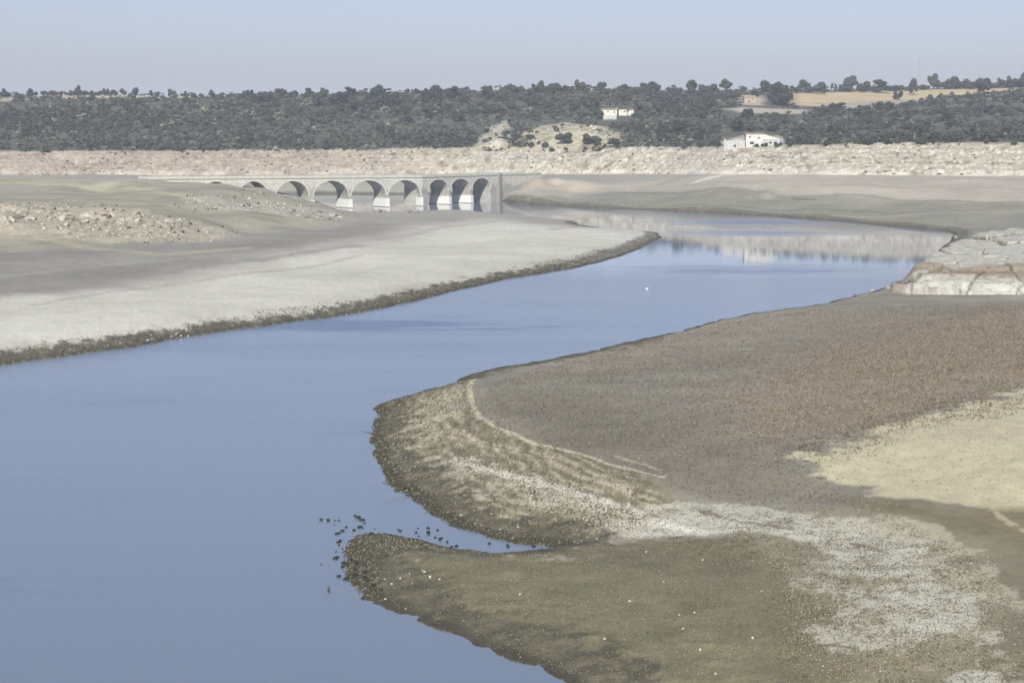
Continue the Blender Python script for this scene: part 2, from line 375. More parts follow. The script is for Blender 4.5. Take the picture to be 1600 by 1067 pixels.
for k_, (pts_, w_, col_, op_) in enumerate([
    ([(1180, 346), (1300, 340), (1420, 336), (1600, 330), (1800, 326)], 3.0, A(172, 164, 148), .6), ([(1000, 322), (1150, 322), (1300, 328), (1450, 332)], 2.0, A(120, 118, 106), .6),
    ([(900, 306), (1050, 303), (1250, 308), (1600, 316)], 2.5, A(126, 124, 112), .6), ([(1000, 292), (1200, 290), (1600, 296)], 3.0, A(164, 158, 146), .6), ([(1090, 284), (1120, 276), (1150, 273)], 3.0, A(226, 222, 210), .8),
    ([(1240, 311), (1255, 312), (1272, 312)], 1.5, A(96, 92, 84), .8),
    ([(0, 432), (120, 420), (300, 404), (460, 388)], 3.5, A(168, 164, 152), .6), ([(0, 452), (120, 440), (250, 428), (420, 404), (560, 384)], 3.0, A(150, 147, 136), .7), ([(60, 476), (250, 448), (420, 424), (560, 400)], 2.0, A(176, 173, 160), .6),
    ([(500, 388), (600, 372), (720, 352), (800, 343)], 3.0, A(176, 173, 162), .7), ([(860, 360), (930, 350), (905, 352)], 2.0, A(160, 158, 144), .6), ([(950, 392), (930, 400), (860, 418), (800, 430), (720, 447)], 1.6, A(140, 136, 116), .7),
    ([(0, 372), (100, 380), (250, 398), (380, 388)], 3.0, A(190, 180, 152), .5), ([(0, 286), (100, 288), (250, 300), (300, 310)], 3.0, A(196, 190, 158), .6), ([(0, 303), (150, 306), (300, 296), (420, 302)], 3.0, A(138, 135, 124), .6)]):
    stroke(pts_, w_, col_, op_, .5, 30 + k_, w_ * .6)
HEAD = hp([(742, 586), (738, 640), (810, 682), (1010, 745), (1060, 800), (960, 845), (860, 852), (700, 820), (620, 770), (575, 690), (585, 630), (690, 600)])
slh = sub(HEAD, 3); hx, hy = Xf[slh], Yf[slh]
hm_ = sstep(-.5, .8, sdf(hx, hy, HEAD))
ea, eb = np.array(P(640, 745, 1)), np.array(P(715, 645, 1)); ed = (eb - ea) / np.hypot(*(eb - ea)); ep = np.array([-ed[1], ed[0]])
al = hx * ed[0] + hy * ed[1]; ac = hx * ep[0] + hy * ep[1]
rill = fbm(ac * 1.0, al * .16, .22, 3, 131, .7) + .5 * fbm(hx, hy, 2.2, 3, 132)
west = sstep(.3, -.8, pdist(hx, hy, hp([(600, 740), (650, 640), (715, 612)])) - 2.6)
put(slh, hm_ * sstep(.02, .3, rill) * (.25 + .5 * west), A(198, 190, 160))
put(slh, hm_ * sstep(-.05, -.35, rill) * .5, A(112, 105, 86))
sw = GS[slh] + fbm(hx, hy, 5, 3, 133) * .5
bands = np.sin(2 * np.pi * sw / 1.35); brk_ = sstep(-.25, .2, fbm(hx, hy, 1.8, 3, 134))
put(slh, hm_ * sstep(.55, .95, bands) * brk_ * sstep(2.0, 3.2, GS[slh]) * .6, A(206, 197, 170))
put(slh, hm_ * sstep(-.6, -.95, bands) * brk_ * .55, A(104, 98, 78))
# damp dark rims along the water
left = (GX < (GY * 0.08)) & (RR < 420)
rim_w = np.where(left, 5.0, 1.2)
rim_w = np.where((RR > 420), 6.0, rim_w) * (1 + .35 * n3)
sn = GS + n2 * 1.0 * np.where(left, 1.6, .5) + n1 * np.where(left, 2.6, .6)
rim = sstep(rim_w, rim_w * 0.55, sn)
rimop = np.where(left, .95, .75)
paint(rim * rimop, A(88, 84, 71), A(116, 110, 92), np.clip(n1 * 1.2 + .4, 0, 1))
paint(sstep(1.6, .5, GS) * .85, A(72, 69, 59))
# pale bank: washed rock, pinkish earth to the left, white waterline at its foot
inr = (RR > GD - 1.5) & (RR < GRT + 2)
tr = np.clip((RR - GD) / (GRT - GD), 0, 1)
pk = sstep(900, 300, px_)
base = A(188, 180, 164)[None, None, :] * (1 - pk[..., None]) + A(172, 157, 144)[None, None, :] * pk[..., None]
base = base + (A(178, 166, 146) - base) * np.clip(n2 * 1.2 + .2, 0, 1)[..., None] * .7
base = base + (A(152, 141, 124) - base) * (sstep(.1, .9, np.sin(GZ * 2 * np.pi / 1.6 + n2 * 1.2)) * .5)[..., None]
base = base + (A(220, 216, 204) - base) * (sstep(.05, .35, n1) * (.35 + .5 * sstep(500, 900, px_)))[..., None]
base = base + (A(132, 120, 105) - base) * (sstep(.25, .5, fbm(GX, GY, 3.5, 3, 79)) * .75)[..., None]
mr = sstep(-2, 1, RR - GD) * sstep(3, -1, RR - GRT)
C = C + (base - C) * mr[..., None]
paint(np.exp(-((RR - GD - 1) / 2.6) ** 2) * sstep(-.3, .3, n2) * (.8 - .35 * pk), A(220, 215, 203))
# hill floor
hm = sstep(-1, 3, RR - GRT + n2 * 3)
paint(hm, A(84, 88, 78), A(120, 116, 100), np.clip(n2 * 1.5 + .1, 0, 1))
def hill_zone(pts, col, soft=4, wob=4, col2=None, csc=10, seed=0):
    return zone(pts, col, soft, wob, 12, 1, col2, csc, 60 + seed)
FIELD = [(1236, 146), (1240, 164), (1300, 168), (1340, 171), (1400, 166), (1440, 156), (1520, 147), (1620, 143), (1900, 140), (1900, 134), (1600, 137), (1420, 141), (1340, 143), (1290, 145)]
hill_zone(FIELD, A(208, 190, 152), 6, 5, A(196, 176, 140), 30, 1)
zone([(1236, 160), (1300, 166), (1345, 172), (1410, 166), (1450, 155), (1400, 156), (1320, 161)], A(160, 158, 150), 5, 4, 20, .8, None, 8, 62)
hill_zone([(1130, 171), (1160, 168), (1262, 172), (1262, 178), (1160, 177)], A(184, 174, 160), 3, 3, None, 10, 3)
hill_zone([(1158, 150), (1180, 148), (1196, 156), (1190, 165), (1160, 164)], A(190, 172, 156), 3, 3, None, 10, 4)
LFIELD = [(60, 151.5), (90, 154), (200, 155), (300, 153), (330, 150), (60, 149)]
hill_zone(LFIELD, A(196, 184, 158), 8, 6, None, 10, 5)
hill_zone([(-300, 152), (20, 153), (55, 155), (20, 157), (-300, 157)], A(182, 176, 156), 8, 6, None, 10, 6)
DOME = [(812, 212), (835, 198), (880, 191), (935, 196), (975, 210), (970, 228), (900, 234), (815, 232)]
DOME2 = [(745, 222), (762, 200), (790, 188), (800, 200), (792, 232), (745, 232)]
hill_zone(DOME, A(205, 198, 172), 2.5, 3, A(150, 142, 120), 4, 7)
hill_zone(DOME2, A(200, 194, 176), 2.5, 3, A(150, 142, 122), 4, 8)
hill_zone([(1128, 222), (1160, 212), (1220, 212), (1240, 228), (1130, 232)], A(206, 204, 198), 2.5, 3, A(160, 154, 146), 5, 9)
# overall mottling that belongs to the soil
C *= (1 + 0.10 * n1 + 0.08 * n3 + 0.09 * nfine + 0.07 * n2)[..., None]
C = np.clip(C, 0.01, 0.9)
under = GS < -0.05
C[under & (RR < 900)] = A(120, 116, 98)

# ------------------------------------------------------------------ helpers for objects
def link(o, parent=None):
    COL.objects.link(o)
    if parent is not None: o.parent = parent
    return o
def tag(o, label=None, cat=None, group=None, kind=None):
    if label: o["label"] = label
    if cat: o["category"] = cat
    if group: o["group"] = group
    if kind: o["kind"] = kind
    return o
def np_mesh(name, V, Fc, mat=None, cols=None, smooth=False):
    V = np.asarray(V, np.float32); Fc = np.asarray(Fc, np.int32)
    k = Fc.shape[1]
    me = bpy.data.meshes.new(name)
    me.vertices.add(len(V)); me.vertices.foreach_set("co", V.ravel())
    me.loops.add(Fc.size); me.loops.foreach_set("vertex_index", Fc.ravel())
    me.polygons.add(len(Fc))
    me.polygons.foreach_set("loop_start", np.arange(0, Fc.size, k, dtype=np.int32))
    me.polygons.foreach_set("loop_total", np.full(len(Fc), k, np.int32))
    if smooth: me.polygons.foreach_set("use_smooth", np.ones(len(Fc), bool))
    me.update(calc_edges=True)
    if cols is not None:
        a = me.color_attributes.new("Col", 'FLOAT_COLOR', 'POINT')
        cc = np.ones((len(V), 4), np.float32); cc[:, :3] = cols
        a.data.foreach_set("color", cc.ravel())
    if mat: me.materials.append(mat)
    me.validate()
    return me
def mesh_obj(name, me, parent=None): return link(bpy.data.objects.new(name, me), parent)
def empty(name, loc=(0, 0, 0), rz=0):
    o = bpy.data.objects.new(name, None); o.location = loc; o.rotation_euler = (0, 0, rz); o.empty_display_size = .5
    return link(o)
def copy_tree(o, parent=None):
    c = o.copy(); COL.objects.link(c); c.parent = parent
    for ch in list(o.children): copy_tree(ch, c)
    return c

def mat_new(name, rough=0.9):
    m = bpy.data.materials.new(name); m.use_nodes = True
    nt = m.node_tree; b = nt.nodes['Principled BSDF']; b.inputs['Roughness'].default_value = rough
    b.inputs['Specular IOR Level'].default_value = 0.2
    return m, nt, b
def node(nt, t, **kw):
    n = nt.nodes.new(t)
    for k, v in kw.items(): setattr(n, k, v)
    return n
def mul(nt, a, b):
    x = node(nt, 'ShaderNodeMix', data_type='RGBA', blend_type='MULTIPLY'); x.inputs[0].default_value = 1
    nt.links.new(a, x.inputs[6]); nt.links.new(b, x.inputs[7]); return x.outputs[2]
def noisy(nt, scale, lo, hi, detail=4, coord=None, dist=0.0, fr=0.3, to=0.7):
    tc = node(nt, 'ShaderNodeTexCoord'); n = node(nt, 'ShaderNodeTexNoise')
    n.inputs['Scale'].default_value = scale; n.inputs['Detail'].default_value = detail; n.inputs['Distortion'].default_value = dist
    nt.links.new(coord if coord else tc.outputs['Object'], n.inputs['Vector'])
    r = node(nt, 'ShaderNodeMapRange'); r.inputs[1].default_value = fr; r.inputs[2].default_value = to
    r.inputs[3].default_value = lo; r.inputs[4].default_value = hi
    nt.links.new(n.outputs['Fac'], r.inputs[0]); return r.outputs[0], n
def vcol_mat(name, rough=.95, sc=(3.0, .8, 1.2), bump=0.0, bs=2.0, bd=0.1, base=None):
    m, nt, b = mat_new(name, rough)
    if base is None:
        at = node(nt, 'ShaderNodeAttribute', attribute_name="Col"); src = at.outputs['Color']
    else:
        rgb = node(nt, 'ShaderNodeRGB'); rgb.outputs[0].default_value = (*base, 1); src = rgb.outputs[0]
    v, _ = noisy(nt, *sc)
    src = mul(nt, src, v)
    nt.links.new(src, b.inputs['Base Color'])
    if bump > 0:
        v2, n = noisy(nt, bs, 0, 1, 6)
        bp = node(nt, 'ShaderNodeBump'); bp.inputs['Strength'].default_value = bump; bp.inputs['Distance'].default_value = bd
        nt.links.new(v2, bp.inputs['Height']); nt.links.new(bp.outputs[0], b.inputs['Normal'])
    return m

# ------------------------------------------------------------------ ground
M_soil = vcol_mat("soil", .95, (5.0, .92, 1.08), .35, 5.0, .06)
V = np.stack([GX, GY, GZ], -1).reshape(-1, 3)
ii, jj = np.meshgrid(np.arange(NR - 1), np.arange(NA - 1), indexing='ij')
a = (ii * NA + jj).ravel()
Fc = np.stack([a, a + 1, a + NA + 1, a + NA], -1)
deep = (GZ.ravel()[Fc] < -1.9).all(1)
Fc = Fc[~deep]
g = mesh_obj("ground", np_mesh("ground", V, Fc, M_soil, C.reshape(-1, 3), True))
tag(g, kind="structure")

# ------------------------------------------------------------------ water
mw, nt, b = mat_new("reservoir_water", 0.03)
b.inputs['IOR'].default_value = 1.45
b.inputs['Specular IOR Level'].default_value = 0.5
geo = node(nt, 'ShaderNodeNewGeometry')
mp = node(nt, 'ShaderNodeMapping'); mp.inputs['Scale'].default_value = (1, 1, 1)
nt.links.new(geo.outputs['Position'], mp.inputs['Vector'])
# wind patches
pn = node(nt, 'ShaderNodeTexNoise'); pn.inputs['Scale'].default_value = .018; pn.inputs['Detail'].default_value = 8; pn.inputs['Roughness'].default_value = .72
mp2 = node(nt, 'ShaderNodeMapping'); mp2.inputs['Scale'].default_value = (.45, 1.6, 1); mp2.inputs['Location'].default_value = (30, 12, 0)
nt.links.new(geo.outputs['Position'], mp2.inputs['Vector']); nt.links.new(mp2.outputs[0], pn.inputs['Vector'])
sep = node(nt, 'ShaderNodeSeparateXYZ'); nt.links.new(geo.outputs['Position'], sep.inputs[0])
# ripples fade into the calm reach in front of the far bank
far = node(nt, 'ShaderNodeMapRange'); far.inputs[1].default_value = 372; far.inputs[2].default_value = 408; far.inputs[3].default_value = 1; far.inputs[4].default_value = .0
nt.links.new(sep.outputs[1], far.inputs[0])
# wind lanes lying across the water
lane = None
wob = node(nt, 'ShaderNodeTexNoise'); wob.inputs['Scale'].default_value = .09; wob.inputs['Detail'].default_value = 6; wob.inputs['Roughness'].default_value = .7
nt.links.new(mp2.outputs[0], wob.inputs['Vector'])
for (px0, px1, py0, py1, amp) in ((1040, 1330, 342, 354, 1.0), (1040, 1330, 359, 370, .8), (930, 1420, 412, 436, .75), (250, 1000, 492, 526, 1.0), (180, 760, 530, 548, .6), (600, 1150, 470, 482, .5), (-200, 500, 600, 660, .35)):
    xa, y0_ = P((px0 + px1) / 2, py1); y1_ = P((px0 + px1) / 2, py0)[1]; x0_, x1_ = P(px0, (py0 + py1) / 2)[0], P(px1, (py0 + py1) / 2)[0]
    vs = node(nt, 'ShaderNodeVectorMath', operation='SUBTRACT'); vs.inputs[1].default_value = ((x0_ + x1_) / 2, (y0_ + y1_) / 2, 0); nt.links.new(geo.outputs['Position'], vs.inputs[0])
    vd = node(nt, 'ShaderNodeVectorMath', operation='DIVIDE'); vd.inputs[1].default_value = ((x1_ - x0_) / 2, (y1_ - y0_) / 2, 1); nt.links.new(vs.outputs[0], vd.inputs[0])
    ln = node(nt, 'ShaderNodeVectorMath', operation='LENGTH'); nt.links.new(vd.outputs[0], ln.inputs[0])
    ad = node(nt, 'ShaderNodeMath', operation='MULTIPLY_ADD'); ad.inputs[1].default_value = 2.6; nt.links.new(wob.outputs['Fac'], ad.inputs[0]); nt.links.new(ln.outputs['Value'], ad.inputs[2])
    mr_ = node(nt, 'ShaderNodeMapRange'); mr_.inputs[1].default_value = 1.5; mr_.inputs[2].default_value = 2.55; mr_.inputs[3].default_value = amp; mr_.inputs[4].default_value = 0; nt.links.new(ad.outputs[0], mr_.inputs[0])
    if lane is None: lane = mr_.outputs[0]
    else:
        mx_ = node(nt, 'ShaderNodeMath', operation='MAXIMUM'); nt.links.new(lane, mx_.inputs[0]); nt.links.new(mr_.outputs[0], mx_.inputs[1]); lane = mx_.outputs[0]
pr = node(nt, 'ShaderNodeMapRange'); pr.inputs[1].default_value = .52; pr.inputs[2].default_value = .62; pr.inputs[3].default_value = 0.0; pr.inputs[4].default_value = 1
nt.links.new(pn.outputs['Fac'], pr.inputs[0])
wv = node(nt, 'ShaderNodeTexNoise'); wv.inputs['Scale'].default_value = 1.1; wv.inputs['Detail'].default_value = 3; wv.inputs['Roughness'].default_value = .6
nt.links.new(geo.outputs['Position'], wv.inputs['Vector'])
st = node(nt, 'ShaderNodeMath', operation='MULTIPLY_ADD'); st.inputs[1].default_value = .03; st.inputs[2].default_value = .03
nt.links.new(pr.outputs[0], st.inputs[0])
pl_ = node(nt, 'ShaderNodeMath', operation='MULTIPLY'); pl_.inputs[1].default_value = .6; nt.links.new(pr.outputs[0], pl_.inputs[0])
lm = node(nt, 'ShaderNodeMath', operation='MAXIMUM'); nt.links.new(pl_.outputs[0], lm.inputs[0]); nt.links.new(lane, lm.inputs[1])
st2 = node(nt, 'ShaderNodeMath', operation='MULTIPLY'); nt.links.new(st.outputs[0], st2.inputs[0]); nt.links.new(far.outputs[0], st2.inputs[1])
st3 = node(nt, 'ShaderNodeMath', operation='ADD'); nt.links.new(st2.outputs[0], st3.inputs[0]); st3.inputs[1].default_value = .004
bp = node(nt, 'ShaderNodeBump'); bp.inputs['Distance'].default_value = 1.0
nt.links.new(wv.outputs['Fac'], bp.inputs['Height']); nt.links.new(st3.outputs[0], bp.inputs['Strength'])
nt.links.new(bp.outputs[0], b.inputs['Normal'])
rg = node(nt, 'ShaderNodeMath', operation='MULTIPLY_ADD'); rg.inputs[1].default_value = .16; rg.inputs[2].default_value = .03
rm = node(nt, 'ShaderNodeMath', operation='MAXIMUM'); nt.links.new(far.outputs[0], rm.inputs[0])
rl_ = node(nt, 'ShaderNodeMath', operation='MULTIPLY'); rl_.inputs[1].default_value = 1.7; nt.links.new(lane, rl_.inputs[0]); nt.links.new(rl_.outputs[0], rm.inputs[1])
nt.links.new(rm.outputs[0], rg.inputs[0]); nt.links.new(rg.outputs[0], b.inputs['Roughness'])
cr = node(nt, 'ShaderNodeMix', data_type='RGBA'); cr.inputs[6].default_value = (.155, .195, .255, 1); cr.inputs[7].default_value = (.10, .145, .235, 1)  # base colour bluer in lanes and patches, painting in the sky ripples mirror
nt.links.new(lm.outputs[0], cr.inputs[0]); nt.links.new(cr.outputs[2], b.inputs['Base Color'])
wV = [(-900, 30, 0), (900, 30, 0), (900, 900, 0), (-900, 900, 0)]
w = mesh_obj("water", np_mesh("water", wV, [(0, 1, 2, 3)], mw)); tag(w, kind="structure")

# ------------------------------------------------------------------ stone arch bridge
M_stone = vcol_mat("bridge_stone", .9, (1.1, .82, 1.12), .5, 2.5, .12, base=A(204, 201, 191))
M_bleach = vcol_mat("bleached_stone", .9, (1.4, .9, 1.08), .3, 2.5, .1, base=A(232, 230, 224))
M_trim = vcol_mat("arch_stone", .9, (1.1, .85, 1.1), .3, 2.5, .1, base=A(208, 205, 196))
M_dark = vcol_mat("darker_stone", .9, (1.5, .8, 1.1), .4, 2.5, .1, base=A(150, 148, 142))
nt_ = M_stone.node_tree; b_ = nt_.nodes['Principled BSDF']; src_ = b_.inputs['Base Color'].links[0].from_socket
g_ = node(nt_, 'ShaderNodeNewGeometry'); sp_ = node(nt_, 'ShaderNodeSeparateXYZ'); nt_.links.new(g_.outputs['Position'], sp_.inputs[0])
nz_, _n = noisy(nt_, .35, -.9, .9, 5); ad_ = node(nt_, 'ShaderNodeMath', operation='ADD'); nt_.links.new(sp_.outputs[2], ad_.inputs[0]); nt_.links.new(nz_, ad_.inputs[1])
rp_ = node(nt_, 'ShaderNodeValToRGB'); rp_.color_ramp.elements[0].position = .0; rp_.color_ramp.elements[0].color = (.72, .72, .72, 1); rp_.color_ramp.elements[1].position = 1; rp_.color_ramp.elements[1].color = (1.05, 1.05, 1.03, 1)
for p_, c_ in ((.30, .74), (.36, .62), (.50, .66), (.58, .88), (.72, .98), (.76, .86), (.80, 1.0)):
    e_ = rp_.color_ramp.elements.new(p_); e_.color = (c_, c_, c_ * 1.01, 1)
dv_ = node(nt_, 'ShaderNodeMath', operation='DIVIDE'); dv_.inputs[1].default_value = 11.5; nt_.links.new(ad_.outputs[0], dv_.inputs[0]); nt_.links.new(dv_.outputs[0], rp_.inputs[0])
nt_.links.new(mul(nt_, src_, rp_.outputs[0]), b_.inputs['Base Color'])   # tide marks left by the reservoir's levels
B0 = np.array(P(660, 322, 0)); PHL, PHR = math.radians(33), math.radians(52)
UL = np.array([math.cos(PHL), math.sin(PHL)]); UR = np.array([math.cos(PHR), math.sin(PHR)])
def t_on(u, px):
    k = (px - 800.0) / F / (CT + (-(300 - 533.5) / F) * ST)
    return (k * B0[1] - B0[0]) / (u[0] - k * u[1])
BW = 8.5
bridge = empty("arch_bridge", (B0[0], B0[1], 0))
tag(bridge, "long pale stone arch bridge at the far water, its left arches buried in mud", "bridge")
def bz(t, seg): return (10.35 - 0.0112 * t) if seg == 'L' else (10.35 - 0.006 * t)
def bpt(t, seg, w, z):
    u = UL if seg == 'L' else UR
    n = np.array([-u[1], u[0]])
    p = u * t + n * w
    return (p[0], p[1], z)
class MB:
    def __init__(s): s.v = []; s.f = []
    def quad(s, a, b, c, d):
        n = len(s.v); s.v += [a, b, c, d]; s.f.append((n, n + 1, n + 2, n + 3))
    def hexa(s, p):                              # 8 points: bottom ring then top ring
        n = len(s.v); s.v += list(p)
        for q in ((0, 3, 2, 1), (4, 5, 6, 7), (0, 1, 5, 4), (1, 2, 6, 5), (2, 3, 7, 6), (3, 0, 4, 7)): s.f.append(tuple(n + k for k in q))
    def box(s, x0, x1, y0, y1, z0, z1):
        s.hexa([(x0, y0, z0), (x1, y0, z0), (x1, y1, z0), (x0, y1, z0), (x0, y0, z1), (x1, y0, z1), (x1, y1, z1), (x0, y1, z1)])
    def build(s, name, mat, parent=None):
        me = bpy.data.meshes.new(name); me.from_pydata([tuple(map(float, q)) for q in s.v], [], s.f); me.materials.append(mat); me.update()
        return mesh_obj(name, me, parent)
def bbox(mb, seg, t0, t1, w0, w1, z0f, z1f):
    pts = []
    for zf in (z0f, z1f):
        for t, w in ((t0, w0), (t1, w0), (t1, w1), (t0, w1)):
            pts.append(bpt(t, seg, w, zf(t) if callable(zf) else zf))
    mb.hexa(pts)
openL = [(216, 236), (246, 296), (312, 362), (372, 420), (431, 483), (490, 545), (549, 603), (607, 657)]
openR = [(669, 701), (704, 735), (738, 767)]
pier_spans = []
for seg, u, opens, tend, zs in (('L', UL, openL, (232, 660), 4.1), ('R', UR, openR, (660, 845), 5.0)):
    ts = [(t_on(u, a_), t_on(u, b_)) for a_, b_ in opens]
    if seg == 'L': ts[-1] = (ts[-1][0], min(ts[-1][1], -0.6))
    else: ts[0] = (max(ts[0][0], 0.9), ts[0][1])
    T0, T1 = t_on(u, tend[0]), t_on(u, tend[1])
    if seg == 'L': T1 = 0.0
    else: T0 = 0.0
    prev = T0
    edges = []
    wall = MB()
    segs = []
    for (ta, tb) in ts:
        segs.append(('solid', prev, ta)); segs.append(('arch', ta, tb)); prev = tb
    segs.append(('solid', prev, T1))
    for kind, ta, tb in segs:
        if kind == 'solid':
            zf = lambda t: bz(t, seg) - 0.45
            zb = -1.5
            for k in range(2):
                w_ = 0 if k == 0 else BW
                q = [bpt(ta, seg, w_, zb), bpt(tb, seg, w_, zb), bpt(tb, seg, w_, zf(tb)), bpt(ta, seg, w_, zf(ta))]
                wall.quad(*(q if k == 0 else q[::-1]))
            wall.quad(bpt(ta, seg, 0, zb), bpt(ta, seg, 0, zf(ta)), bpt(ta, seg, BW, zf(ta)), bpt(ta, seg, BW, zb)) if ta == T0 else None
            wall.quad(bpt(tb, seg, 0, zb), bpt(tb, seg, BW, zb), bpt(tb, seg, BW, zf(tb)), bpt(tb, seg, 0, zf(tb))) if tb == T1 else None
            if ta != T0 and tb != T1: pier_spans.append((seg, ta, tb))
            elif seg == 'L' and tb == T1: pier_spans.append((seg, ta, tb))
        else:
            c = (ta + tb) / 2; hw = (tb - ta) / 2; N = 22
            zc = bz(c, seg) - 1.15
            ring = MB()
            def arcp(k, rad=0.0):
                an = math.pi * (1 - k / N)
                return c + (hw + rad) * math.cos(an), zs + (zc - zs + rad) * math.sin(an)
            for k in range(N):
                t_a, z_a = arcp(k); t_b, z_b = arcp(k + 1)
                top_a, top_b = bz(t_a, seg) - .45, bz(t_b, seg) - .45
                wall.quad(bpt(t_a, seg, 0, z_a), bpt(t_b, seg, 0, z_b), bpt(t_b, seg, 0, top_b), bpt(t_a, seg, 0, top_a))
                wall.quad(bpt(t_a, seg, BW, top_a), bpt(t_b, seg, BW, top_b), bpt(t_b, seg, BW, z_b), bpt(t_a, seg, BW, z_a))
                wall.quad(bpt(t_a, seg, 0, z_a), bpt(t_a, seg, BW, z_a), bpt(t_b, seg, BW, z_b), bpt(t_b, seg, 0, z_b))
                for w0, w1 in ((-.06, 0.3),):
                    ia, ib = arcp(k, -.02), arcp(k + 1, -.02); oa, ob = arcp(k, .38), arcp(k + 1, .38)
                    ring.hexa([bpt(ia[0], seg, w0, ia[1]), bpt(ib[0], seg, w0, ib[1]), bpt(ib[0], seg, w1, ib[1]), bpt(ia[0], seg, w1, ia[1]),
                               bpt(oa[0], seg, w0, oa[1]), bpt(ob[0], seg, w0, ob[1]), bpt(ob[0], seg, w1, ob[1]), bpt(oa[0], seg, w1, oa[1])])
            ring.build("arch_ring", M_trim, bridge)
            for tt_, sgn in ((ta, 1), (tb, -1)):
                q = [bpt(tt_, seg, 0, -1.5), bpt(tt_, seg, BW, -1.5), bpt(tt_, seg, BW, zs), bpt(tt_, seg, 0, zs)]
                wall.quad(*(q if sgn > 0 else q[::-1]))
    wall.build("spandrel_wall", M_stone, bridge)
    dk = MB(); bbox(dk, seg, T0, T1, -.12, BW + .12, lambda t: bz(t, seg) - .45, lambda t: bz(t, seg) - .18)
    dk.build("road_deck", M_dark, bridge)
    for w0, w1 in ((-.04, .34), (BW - .34, BW + .04)):
        pp = MB(); bbox(pp, seg, T0, T1, w0, w1, lambda t: bz(t, seg) - .18, lambda t: bz(t, seg) + .42)
        pp.build("parapet", M_stone, bridge)
for seg, ta, tb in pier_spans:
    mbp = MB(); o_ = .35
    z1 = 3.05 if seg == 'L' else 2.9
    bbox(mbp, seg, ta - o_, tb + o_ * (.6 if tb == 0 else 1), -.5, BW + .5, -1.6, .55)
    bbox(mbp, seg, ta - o_ + .12, tb + o_ - .12, -.38, BW + .38, .55, z1)
    bb = mbp.build("pier_base", M_bleach, bridge)
    # dark damp foot just over the water
    ft = MB(); bbox(ft, seg, ta - o_ - .1, tb + o_ + .1, -.6, BW + .6, -1.6, .22); ft.build("footing", M_dark, bb)
tp = t_on(UR, 779)
pl = MB(); bbox(pl, 'R', tp - .7, tp + .7, -.9, 0.2, -1.5, lambda t: bz(t, 'R') + .5); pl.build("pilaster", M_dark, bridge)  # pilaster in darker stone, a dark upright against the wing wall
tp = t_on(UR, 772)
# ------------------------------------------------------------------ rocks
def ico(sub):
    bm_me = bpy.data.meshes.new("t"); import bmesh
    bm = bmesh.new(); bmesh.ops.create_icosphere(bm, subdivisions=sub, radius=1.0)
    v = np.array([x.co[:] for x in bm.verts]); f = np.array([[q.index for q in x.verts] for x in bm.faces]); bm.free(); bpy.data.meshes.remove(bm_me)
    return v, f
ICO2 = ico(3); ICO1 = ico(2); ICO0 = ico(1)
M_rock = vcol_mat("granite", .9, (.9, .72, 1.15), .6, 3.0, .15, base=A(190, 186, 174))
M_rockd = vcol_mat("weathered_granite", .9, (.9, .7, 1.15), .6, 3.0, .15, base=A(160, 152, 138))
M_stone_small = vcol_mat("pale_stone", .9, (2.0, .85, 1.1), .3, 5.0, .05, base=A(196, 192, 180))
M_mudstone = vcol_mat("wet_stone", .7, (3.0, .75, 1.15), .3, 5.0, .05, base=A(48, 50, 42))
def rock_mesh(name, seed, mat, flat=.6, base=ICO2):
    r_ = np.random.default_rng(seed); v, f = base; v = v.copy()
    for k in range(7):                           # planar cuts give broken facets
        n = r_.normal(size=3); n /= np.linalg.norm(n); d = r_.uniform(.55, .85)
        q = v @ n; v = v - np.outer(np.maximum(q - d, 0), n)
    for i in range(len(v)):
        p = Vector(v[i]) * 1.7 + Vector((seed * 3.1, 0, 0)); v[i] *= 1 + .16 * mnoise.noise(p) + .06 * mnoise.noise(p * 3)
    v *= np.array([1, r_.uniform(.6, .95), flat * r_.uniform(.8, 1.2)])
    return np_mesh(name, v, f, mat)
ROCKS = [rock_mesh("boulder", 10 + k, M_rock if k % 3 else M_rockd) for k in range(7)]
def put_rock(name, me, x, y, s, label, cat, group=None, sink=.34, rz=None, tilt=.3, z=None):
    o = mesh_obj(name, me)
    gz = max(ground(x, y), 0) if z is None else z
    o.location = (x, y, gz + s * (.45 - sink)); o.scale = (s, s, s)
    o.rotation_euler = (random.uniform(-tilt, tilt), random.uniform(-tilt, tilt), random.uniform(0, 6.28) if rz is None else rz)
    tag(o, label, cat, group); return o
# left rocky knoll
named = [(20, 341, 26), (48, 343, 22), (62, 333, 12), (70, 340, 14), (115, 337, 16), (135, 339, 18), (158, 336, 20), (170, 340, 14), (186, 349, 14), (200, 372, 10),
         (226, 349, 12), (243, 352, 12), (276, 368, 9), (383, 366, 8)]
for i, (a_, b_, w_) in enumerate(named):
    x, y, z, r = hit(a_, b_)
    if i == 12: lab = "dark sided boulder alone on the tan slope right of the knoll's rocks"
    elif i == 13: lab = "lone pale boulder at the right foot of the knoll, on grey mud"
    elif i == 0: lab = "long pale boulder at the left edge of the photo on the knoll"
    elif i == 9: lab = "dark boulder lowest on the front of the rocky knoll"
    else: lab = "pale weathered boulder in the row along the rocky knoll on the left flat"
    put_rock("boulder", ROCKS[i % 7], x, y, w_ * r / F * .55, lab, "rock", "boulders along the left knoll").scale = [w_ * r / F * q for q in (.8, .45, .42)]
for i in range(90):
    a_ = random.uniform(0, 300); b_ = random.uniform(328, 344) + (a_ / 300) * 14 + random.uniform(-4, 10)
    x, y, z, r = hit(a_, b_)
    put_rock("boulder", ROCKS[i % 7], x, y, random.uniform(.35, 1.3) ** 1.3, "small grey boulder scattered among the big pale ones on the left knoll", "rock", "small boulders on the left knoll", tilt=.8)
